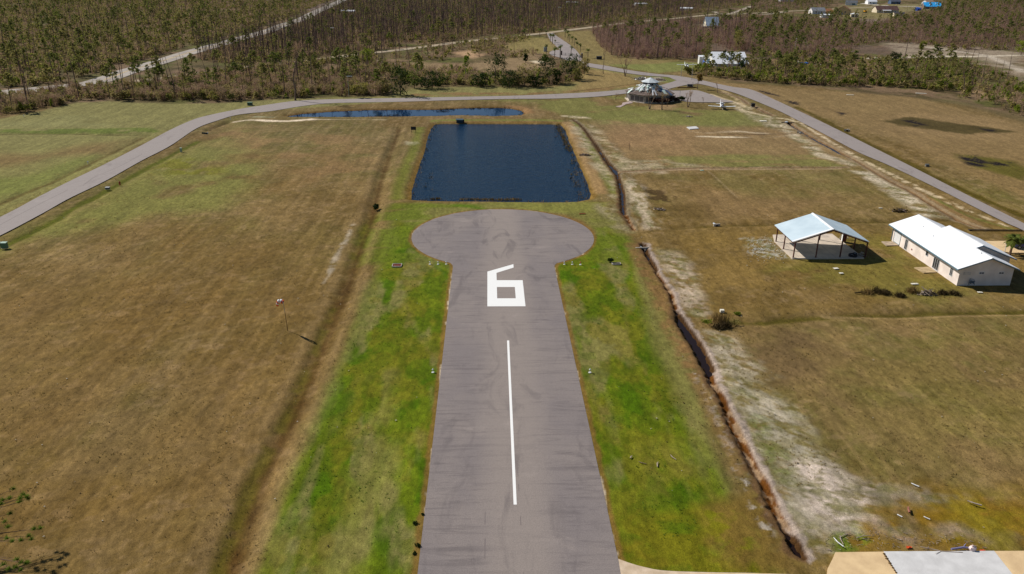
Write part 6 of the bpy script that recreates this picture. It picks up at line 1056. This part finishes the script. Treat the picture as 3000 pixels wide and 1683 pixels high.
# hedge of the pavilion
for a,b_,w,h,lab in((900,640,3.2,2.4,'left part of the dark burgundy hedge against the pavilion'),(1030,650,3.0,2.4,'middle part of the dark burgundy hedge against the pavilion'),(1160,625,2.6,2.2,'right part of the dark burgundy hedge against the pavilion'),(1260,605,2.8,2.4,'dark burgundy bush at the right end of the pavilion hedge'),(1390,585,1.8,2.0,'green bush beyond the right end of the pavilion hedge')):
    rr=random.Random(a); k=M(); 
    for _ in range(7): leaves(k,(rr.uniform(-.6,.6)*w,rr.uniform(-.4,.4)*w*.7,h*rr.uniform(.25,.8)),(w*.4,w*.3,h*.28),40,.38,rr)
    o=k.build('hedge_bush',foliage('burgundy_leaves',[srgb(58,36,34),srgb(74,48,40)]) if 'burgundy' in lab else f_dark); o.location=(*q('P5',(a,b_+22))[0],0); tag(o,lab,'hedge')
# debris island above the pavilion, brush piles, logs
def pile(name,label,cat,pos,L,wd,h,mats,seed,n=60,rz=0,kind=None):
    rr=random.Random(seed); k=M()
    for j in range(n):
        x=rr.gauss(0,.28)*L; y=rr.gauss(0,.28)*wd; zz=max(.08,h*(1-abs(x)/L*1.4)*rr.random()); l=rr.uniform(.4,1.8); a=rr.uniform(0,6.28); k.cur=rr.randrange(len(mats)); k.tube([(x,y,zz),(x+l*math.cos(a)*.6,y+l*math.sin(a)*.6,zz+rr.uniform(-.2,.5)*h)],[rr.uniform(.03,.10),.03],4,False)
    for j in range(n): k.cur=0; x=rr.gauss(0,.25)*L; y=rr.gauss(0,.25)*wd; leaves(k,(x,y,h*.3*rr.random()+.1),(.5,.4,.25),3,.35,rr)
    o=k.build(name,mats); o.location=(pos[0],pos[1],-.08); o.rotation_euler=(0,0,rz); tag(o,label,cat,kind=kind); return o
m_reed=mat('dry_reeds',srgb(150,124,76),.95,srgb(110,88,48),2); m_darkreed=mat('dark_brush',srgb(84,68,36),.95,srgb(60,50,26),2); m_log=mat('bleached_log',srgb(176,160,146),.9,srgb(130,114,102),1.5)
pile('debris_pile','grey debris heap on the grass island above the pavilion, dark left part','debris',q('P5',(650,215))[0],7,5,1.4,[m_gwood,m_dark,m_galv],1,90); pile('debris_pile','pale debris heap on the grass island above the pavilion, right part','debris',q('P5',(980,225))[0],6,4,1.0,[m_log,m_gwood],2,80)
pile('branch_pile','fallen grey branches on the bare bank right of the pond','branches',q('A2',(1810,435))[0],2.6,1.2,.5,[m_grey_bark,m_log],3,36); pile('branch_pile','brush and purple scrap heap behind the white house near the ditch','branches',q('R1',(1400,190))[0],3.0,1.4,.7,[m_darkreed,m_grey_bark,m_log],4,60,.1)
pile('branch_pile','tiny twig heap left of the field slab','branches',q('P5',(1540,915))[0],1.6,1,.3,[m_log],5,20); pile('branch_pile','bleached sticks on the field right of the upper ditch','branches',q('A7',(740,945))[0],2.2,.9,.3,[m_log],6,26,-.3)
for j,(a,b_,w,h,m_,lab) in enumerate([(1100,960,1.5,.9,m_reed,'tan reed clump at the left end of the overgrown heap'),(1180,950,1.4,1.0,m_darkreed,'brown reed clump second from the left in the overgrown heap'),(1260,965,1.5,.9,m_darkreed,'olive reed clump left of the heap middle'),(1400,990,1.2,.8,m_darkreed,'dark round bush lowest in the overgrown heap'),(1520,950,1.3,1.2,m_reed,'tall tan reed clump in the middle of the overgrown heap'),(1800,965,1.4,.8,m_darkreed,'dark reed clump right of the logs in the overgrown heap'),(1910,970,1.4,.8,m_darkreed,'dark reed clump at the right end of the overgrown heap')]):
    rr=random.Random(700+j); k=M()
    for _ in range(260): 
        x,y=rr.gauss(0,.42)*w,rr.gauss(0,.28)*w; hh=h*rr.uniform(.5,1.1)*max(.3,1-abs(x)/w*.7); blade(k,(x,y,0),(x+rr.gauss(0,.22),y+rr.gauss(0,.22),hh),.06,rr)
    if j in(2,3,5,6): leaves(k,(0,0,h*.35),(w*.6,w*.4,h*.4),90,.22,rr)
    o=k.build('reed_clump',m_); o.location=(*q('R1',(a,b_))[0],-.08); tag(o,lab,'reed clump')
pile('log_pile','broken logs sticking out of the overgrown heap below the white house','logs',q('R1',(1660,970))[0],2.4,1.0,1.0,[m_log,m_darkreed],8,40); lg=thing('log','long half buried log left of the overgrown heap','log',(*q('R1',(1035,962))[0],0),.1); M().tube([(-1.1,0,.1),(0,.05,.16),(1.1,0,.12)],[.12,.15,.1],8).build('trunk',m_darkreed,lg); M().tube([(.5,0,.16),(.8,.3,.5)],[.05,.03],6).build('branch_stub',m_darkreed,lg)
for j,(a,b_,w,h,m_,lab) in enumerate([(1320,930,1.5,1.3,m_reed,'tall tan brush clump beside the lower ditch'),(1370,985,1.3,1.0,m_darkreed,'dark brush clump below the tan one beside the lower ditch'),(1450,960,1.4,1.0,f_bush,'green brush clump right of the tan one beside the lower ditch'),(1300,1000,1.1,.8,m_darkreed,'low brush at the left foot of the ditch thicket'),(1190,940,1.3,.4,f_bright,'low bright green growth left of the ditch thicket'),(1480,870,.8,.5,f_bright,'small bright bush above the ditch thicket')]):
    rr=random.Random(730+j); k=M()
    for _ in range(200 if m_ in(m_reed,m_darkreed) else 10): x,y=rr.gauss(0,.42)*w,rr.gauss(0,.32)*w; blade(k,(x,y,0),(x+rr.gauss(0,.3),y+rr.gauss(0,.3),h*rr.uniform(.5,1.1)),.06,rr)
    leaves(k,(0,0,h*.4),(w*.7,w*.5,h*.45),80 if m_ is not m_reed else 30,.24,rr); o=k.build('brush_clump',m_); o.location=(*q('A3',(a,b_))[0],-.08); tag(o,lab,'brush clump')
bz=bush(990,1.3,.9); o=bz.build('swale_bush',f_dark); o.location=(*q('L3',(1605,900))[0],-.3); tag(o,'dark green bush in the swale left of the turnaround','bush')
# small dark shrubs on the left runway margin, lower end
for a,b_,s_,lab in((283,187,.30,'tiny dark shrub, uppermost on the lower left runway margin'),(215,275,.42,'dark shrub second from top on the lower left runway margin'),(238,482,.48,'largest dark shrub on the lower left runway margin'),(212,558,.34,'dark shrub lowest on the lower left runway margin')):
    rr=random.Random(a); k=M()
    for _ in range(3): leaves(k,(rr.uniform(-.3,.3)*s_,rr.uniform(-.3,.3)*s_,s_*.35),(s_*.45,s_*.4,s_*.3),50,.10,rr)
    o=k.build('margin_shrub',f_dark); o.location=(*G(1150+a*800/2576,1450+b_*800/2576),-.03); tag(o,lab,'shrub')
# ------------------------------------------------------------------ sticks and logs near the slabs
for j,(c_,a,b_,L,r,rz,m_,lab) in enumerate([('B3',823,1150,1.3,.045,1.9,m_wpaint,'short white pole lying in green grass left of the buff slab'),('B3',855,1120,1.3,.04,1.4,m_log,'thin pale stick beside the short white pole'),('B3',890,1080,1.5,.04,.4,m_log,'thin bleached stick above the short white pole'),('B3',1485,850,.9,.10,1.2,mat('pink_brown_wood',srgb(150,96,80),.9),'curved pinkish log on the grass above the grey slab'),('B3',2100,785,1.3,.08,2.5,m_log,'bleached bent log upper right of the grey slab'),('B3',1790,1222,3.6,.05,2.9,m_log,'long thin branch across the edge of the grey slab'),('B3',2000,1218,2.4,.10,.02,mat('lavender_pipe',srgb(130,126,160),.5),'grey violet pipe along the far edge of the grey slab'),('B3',1545,605,.8,.06,2.3,m_wpaint,'white bent scrap pipe on the grass'),('B3',1655,915,.6,.05,2.3,m_wpaint,'small white stick right of the pinkish log'),('B3',1400,895,.5,.06,2.2,m_wpaint,'small white stick left of the pinkish log'),('B3',1060,1100,1.6,.04,.2,m_log,'flat bleached twig above the buff slab'),('A4',480,772,.5,.07,1.0,m_log,'short bleached stick in the right grass strip'),('A4',730,840,.9,.06,1.3,m_log,'forked bleached stick in the right grass strip'),('A4',875,770,1.0,.04,2.0,m_log,'thin pale twigs in the right grass strip'),('A4',585,822,.9,.04,2.6,m_grey_bark,'grey flat twig in the right grass strip')]):
    o=M().tube([(-L/2,0,r),(0,L*.07,r*1.2),(L/2,0,r)],[r,r,r*.7],7).tube([(0,L*.06,r),(L*.2,L*.22,r*2.4)],[r*.6,r*.3],5).build('stick' if 'log' not in lab and 'pipe' not in lab and 'pole' not in lab else ('log' if 'log' in lab else 'pipe'),m_); o.location=(*q(c_,(a,b_))[0],-.04 if 'slab' not in lab else .06); o.rotation_euler=(0,0,rz); tag(o,lab,'stick' if o.name.startswith('stick') else ('log' if 'log' in lab else 'pipe'))
bg_=thing('bag','pinkish white sack at the far edge of the grey slab','sack',(*q('B3',(2078,1222))[0],-.05)); M().blob((0,0,.28),(.34,.27,.3),10,7,.12,3).build('sack',mat('pinkish_plastic',srgb(236,210,204),.6),bg_); M().blob((-.05,0,.62),(.12,.1,.08),8,4,.2,4).build('tied_neck',mat('pinkish_plastic2',srgb(200,176,172),.6),bg_)
for a,b_,c,lab in((1485,1193,(214,86,40),'orange red rag left on the grass by the grey slab'),(2178,1226,(214,86,40),'orange rag at the far edge of the grey slab'),(318,578,(236,90,70),'')):
    if not lab: continue
    rr=random.Random(a); k=M(); k.slab([(-.28,-.12,.06),(.25,-.1,.1),(.3,.12,.05),(-.2,.14,.12)],.03); k.slab([(-.1,-.1,.13),(.2,-.02,.12),(.1,.12,.16)],.02); o=k.build('rag',mat('orange_rag',srgb(*c),.9)); o.location=(*q('B3',(a,b_))[0],-.04); tag(o,lab,'rag')
# ------------------------------------------------------------------ pine whose boughs enter at the lower left
px,py=G(-150,1640); fp=bpy.data.objects.new('pine_tree',None); COL.objects.link(fp); fp.location=(px,py,-.1); tag(fp,'young pine at the lower left edge with sparse tufted boughs','tree')
kt=M(); kc=M(); rr=random.Random(77); kt.tube([(0,0,0),(.1,0,3),(.15,.1,6.6)],[.14,.10,.03],8)
tips=[(40,1433,4.6),(68,1450,4.2),(78,1456,4.2),(60,1460,4.3),(28,1461,4.4),(8,1466,4.4),(84,1462,4.0),(56,1472,4.1),(3,1478,4.6),(14,1530,3.2),(24,1545,3.0),(100,1551,2.6),(118,1549,2.5),(85,1571,2.4),(92,1581,2.3),(62,1583,2.5),(35,1588,2.5),(20,1578,2.7),(30,1506,3.4),(62,1648,1.6),(75,1652,1.5),(45,1664,1.6),(25,1668,1.7),(60,1672,1.4),(10,1655,1.9),(82,1650,1.3),(50,1640,1.7)]
for j,(a,b_,z) in enumerate(tips):
    X_,Y_=G(a,b_,z); e=(X_-px,Y_-py,z+.1); s_=(.05,.0,max(.6,z-.5)); m_=((e[0]*.55),(e[1]*.55),(s_[2]*.45+e[2]*.55+.1)); kt.tube([s_,m_,e],[.05,.03,.012],5,False)
    for _ in range(80):
        a_=rr.uniform(0,6.28); el=rr.uniform(-.3,1.3); L=rr.uniform(.16,.42); blade(kc,(e[0]+rr.gauss(0,.05),e[1]+rr.gauss(0,.05),e[2]+rr.gauss(0,.04)),(e[0]+L*math.cos(a_)*math.cos(el),e[1]+L*math.sin(a_)*math.cos(el),e[2]+L*math.sin(el)),.035,rr)
kt.build('trunk',m_bark,fp); kc.build('crown',foliage('fresh_needles',[srgb(108,130,46),srgb(134,150,62),srgb(96,112,40)]),fp)
# ------------------------------------------------------------------ tufts, reeds and litter
def scatter_stuff(name,label,cat,pts,make,mats,seed):
    rr=random.Random(seed); k=M()
    for p in pts: make(k,p,rr)
    return tag(k.build(name,mats),label,cat,kind='stuff')
rs2=np.random.default_rng(21)
def tuftpts(n,y0,y1,xr,rs_):
    y=y0*(y1/y0)**rs_.random(n); x=(y+60)*rs_.uniform(-xr,xr,n); k=np.ones(n,bool)
    k&=sdpoly(x,y,RUNWAY)>.15
    for P_ in(POND,BACKPOND): k&=sdpoly(x,y,P_)>.4
    for R in ROADS: k&=sdpoly(x,y,R)>.3
    k&=~((x>55)&(x<70.5)&(y>133)&(y<148)); k&=~((x>79)&(x<92)&(y>120)&(y<145)); k&=~((y<66)&(x>20))
    for pts,w,*_ in WATERS: k&=dline(x,y,pts,2.6)>0
    return np.c_[x[k],y[k]]
TP=tuftpts(26000,56,210,.55,rs2)
cl=fbm(TP[:,0],TP[:,1],6,500,3); TP=TP[(cl>.47)|(rs2.random(len(TP))<.15)]; inside=(sdpoly(TP[:,0],TP[:,1],LS)<0)|(sdpoly(TP[:,0],TP[:,1],RS)<0)
def tuft(k,p,rr):
    s=rr.uniform(.04,.11)*(1+min(p[1],150)/300)
    for _ in range(3): blade(k,(p[0]+rr.gauss(0,s*.6),p[1]+rr.gauss(0,s*.6),-.12),(p[0]+rr.gauss(0,s),p[1]+rr.gauss(0,s),-.06+s*rr.uniform(.5,1.0)),s*.5,rr)
scatter_stuff('dry_grass_tufts','dry tan and brown tufts over the mown fields','grass',TP[~inside],tuft,foliage('dry_tufts',[srgb(168,140,92),srgb(140,116,70),srgb(150,136,80)]),1)
scatter_stuff('green_grass_tufts','green tufts in the strips beside the runway','grass',TP[inside],tuft,foliage('green_tufts',[srgb(104,126,40),srgb(88,116,34),srgb(128,126,54)]),2)
def reed(k,p,rr):
    for _ in range(5): x,y=p[0]+rr.gauss(0,.3),p[1]+rr.gauss(0,.25); blade(k,(x,y,-.55),(x+rr.gauss(0,.1),y+rr.gauss(0,.1),-.5+rr.uniform(.12,.5)),.10,rr)
rp=[]; rr=random.Random(9); PP=POND
for j in range(len(PP)):
    a=np.array(PP[j]); b_=np.array(PP[(j+1)%len(PP)]); L=np.hypot(*(b_-a)); n_=np.array([-(b_-a)[1],(b_-a)[0]])/L; c0=np.mean(PP,axis=0)
    if (c0-a)@n_<0: n_=-n_
    side=(j>=len(PP)-5 or j in(0,)); 
    for i_ in range(int(L*(1.6))):
        t=rr.random(); d=abs(rr.gauss(0,.35))
        if rr.random()<.45: p=a+(b_-a)*t+n_*d; rp.append(p)
        if (j<6 or 11<=j<=17) and rr.random()<.35: p=a+(b_-a)*t+n_*(3.2+rr.gauss(0,.35)); 
        else: continue
        if vn(np.array([p[1]/5]),np.array([p[0]/9]),3)[0]>.5: rp.append(p)
for a,b_ in((660,855),(720,856),(780,855),(830,856),(880,855),(930,856),(980,858),(1020,860),(1080,858),(1120,856),(1170,858),(380,852),(420,850)):
    for _ in range(10): p=q('A2',(a+rr.gauss(0,18),b_-2+rr.gauss(0,2.5)),z=-.5)[0]; rp.append(np.array(p))
for t in np.linspace(0,1,170): 
    x=1548+(1668-1548)*t; y=150+(400-150)*t; p=q('A2',(x+rr.gauss(0,9+8*math.sin(t*9)),y+rr.gauss(0,5)),z=-.5)[0]; rp.append(np.array(p))
for t in np.linspace(0,1,60):
    x=1690+80*t; y=470+370*t; 
    if math.sin(t*22)>0: rp.append(np.array(q('A2',(x+rr.gauss(0,8),y+rr.gauss(0,6)),z=-.5)[0]))
scatter_stuff('pond_reeds','tan reed fringe and floating weed lines along the pond banks','reeds',rp,reed,mat('reeds',srgb(168,134,64),.95,srgb(120,98,44),.8),3)
bp_=[]
for P_ in(BACKPOND,):
    for j in range(len(P_)):
        a=np.array(P_[j]); b_=np.array(P_[(j+1)%len(P_)])
        for i_ in range(int(np.hypot(*(b_-a))*1.3)): bp_.append(a+(b_-a)*rr.random()+np.array([rr.gauss(0,.5),rr.gauss(0,.6)]))
for c in((1340,1100),(1460,1092),(1950,1030),(1990,1032),(2210,1024),(1900,1050)): 
    p=q('C2',c,z=-.5)[0]; 
    for _ in range(26): bp_.append(np.array([p[0]+rr.gauss(0,1.6),p[1]+rr.gauss(0,1.0)]))
scatter_stuff('back_pond_reeds','brown reed fringe around the narrow back pond','reeds',bp_,lambda k,p,rr:[blade(k,(p[0]+rr.gauss(0,.3),p[1]+rr.gauss(0,.3),-.6),(p[0]+rr.gauss(0,.4),p[1]+rr.gauss(0,.3),-.45+rr.uniform(0,.45)),.10,rr) for _ in range(4)],m_darkreed,4)
def lit(k,p,rr): s=rr.uniform(.04,.16); k.box((p[0],p[1],-.02+s*.3),(s,s*rr.uniform(.3,1),s*.4),rr.uniform(0,3),(rr.uniform(-.3,.3),0))
LP=[q('R1',(rr.uniform(-40,330),rr.gauss(545,55)))[0] for _ in range(330)]+[q('R1',(rr.uniform(0,200),rr.gauss(468,10)))[0] for _ in range(70)]+[q('R1',(rr.uniform(20,160),rr.gauss(548,6)))[0] for _ in range(90)]
scatter_stuff('rubble_scatter','white rubble scattered on the grass left of the carport slab','rubble',LP,lit,mat('white_rubble',srgb(222,216,204),.9,srgb(176,170,160),3),5)
LP2=tuftpts(420,57,300,.5,rs2); scatter_stuff('field_litter','scattered pale flecks of litter on the fields','litter',LP2,lit,mat('pale_litter',srgb(196,186,168),.9,srgb(150,138,118),1),6)
dp=tuftpts(260,56,200,.45,rs2); scatter_stuff('dark_clods','small dark clods and droppings on the fields','clods',dp,lambda k,p,rr:k.blob((p[0],p[1],-.05),(rr.uniform(.03,.09),)*2+(.05,),6,3,.3,rr.randrange(99)),mat('dark_soil_clods',srgb(62,48,32),.95),7)
BS=[q('B3',(rr.uniform(700,2200),rr.gauss(1130,60)))[0] for _ in range(170)]; scatter_stuff('slab_edge_litter','mixed pale chips and twigs on the grass above the grey slab','litter',BS,lambda k,p,rr:k.tube([(p[0],p[1],-.02),(p[0]+rr.uniform(-.3,.3),p[1]+rr.uniform(-.2,.2),.02)],[.03,.02],4),m_log,8)
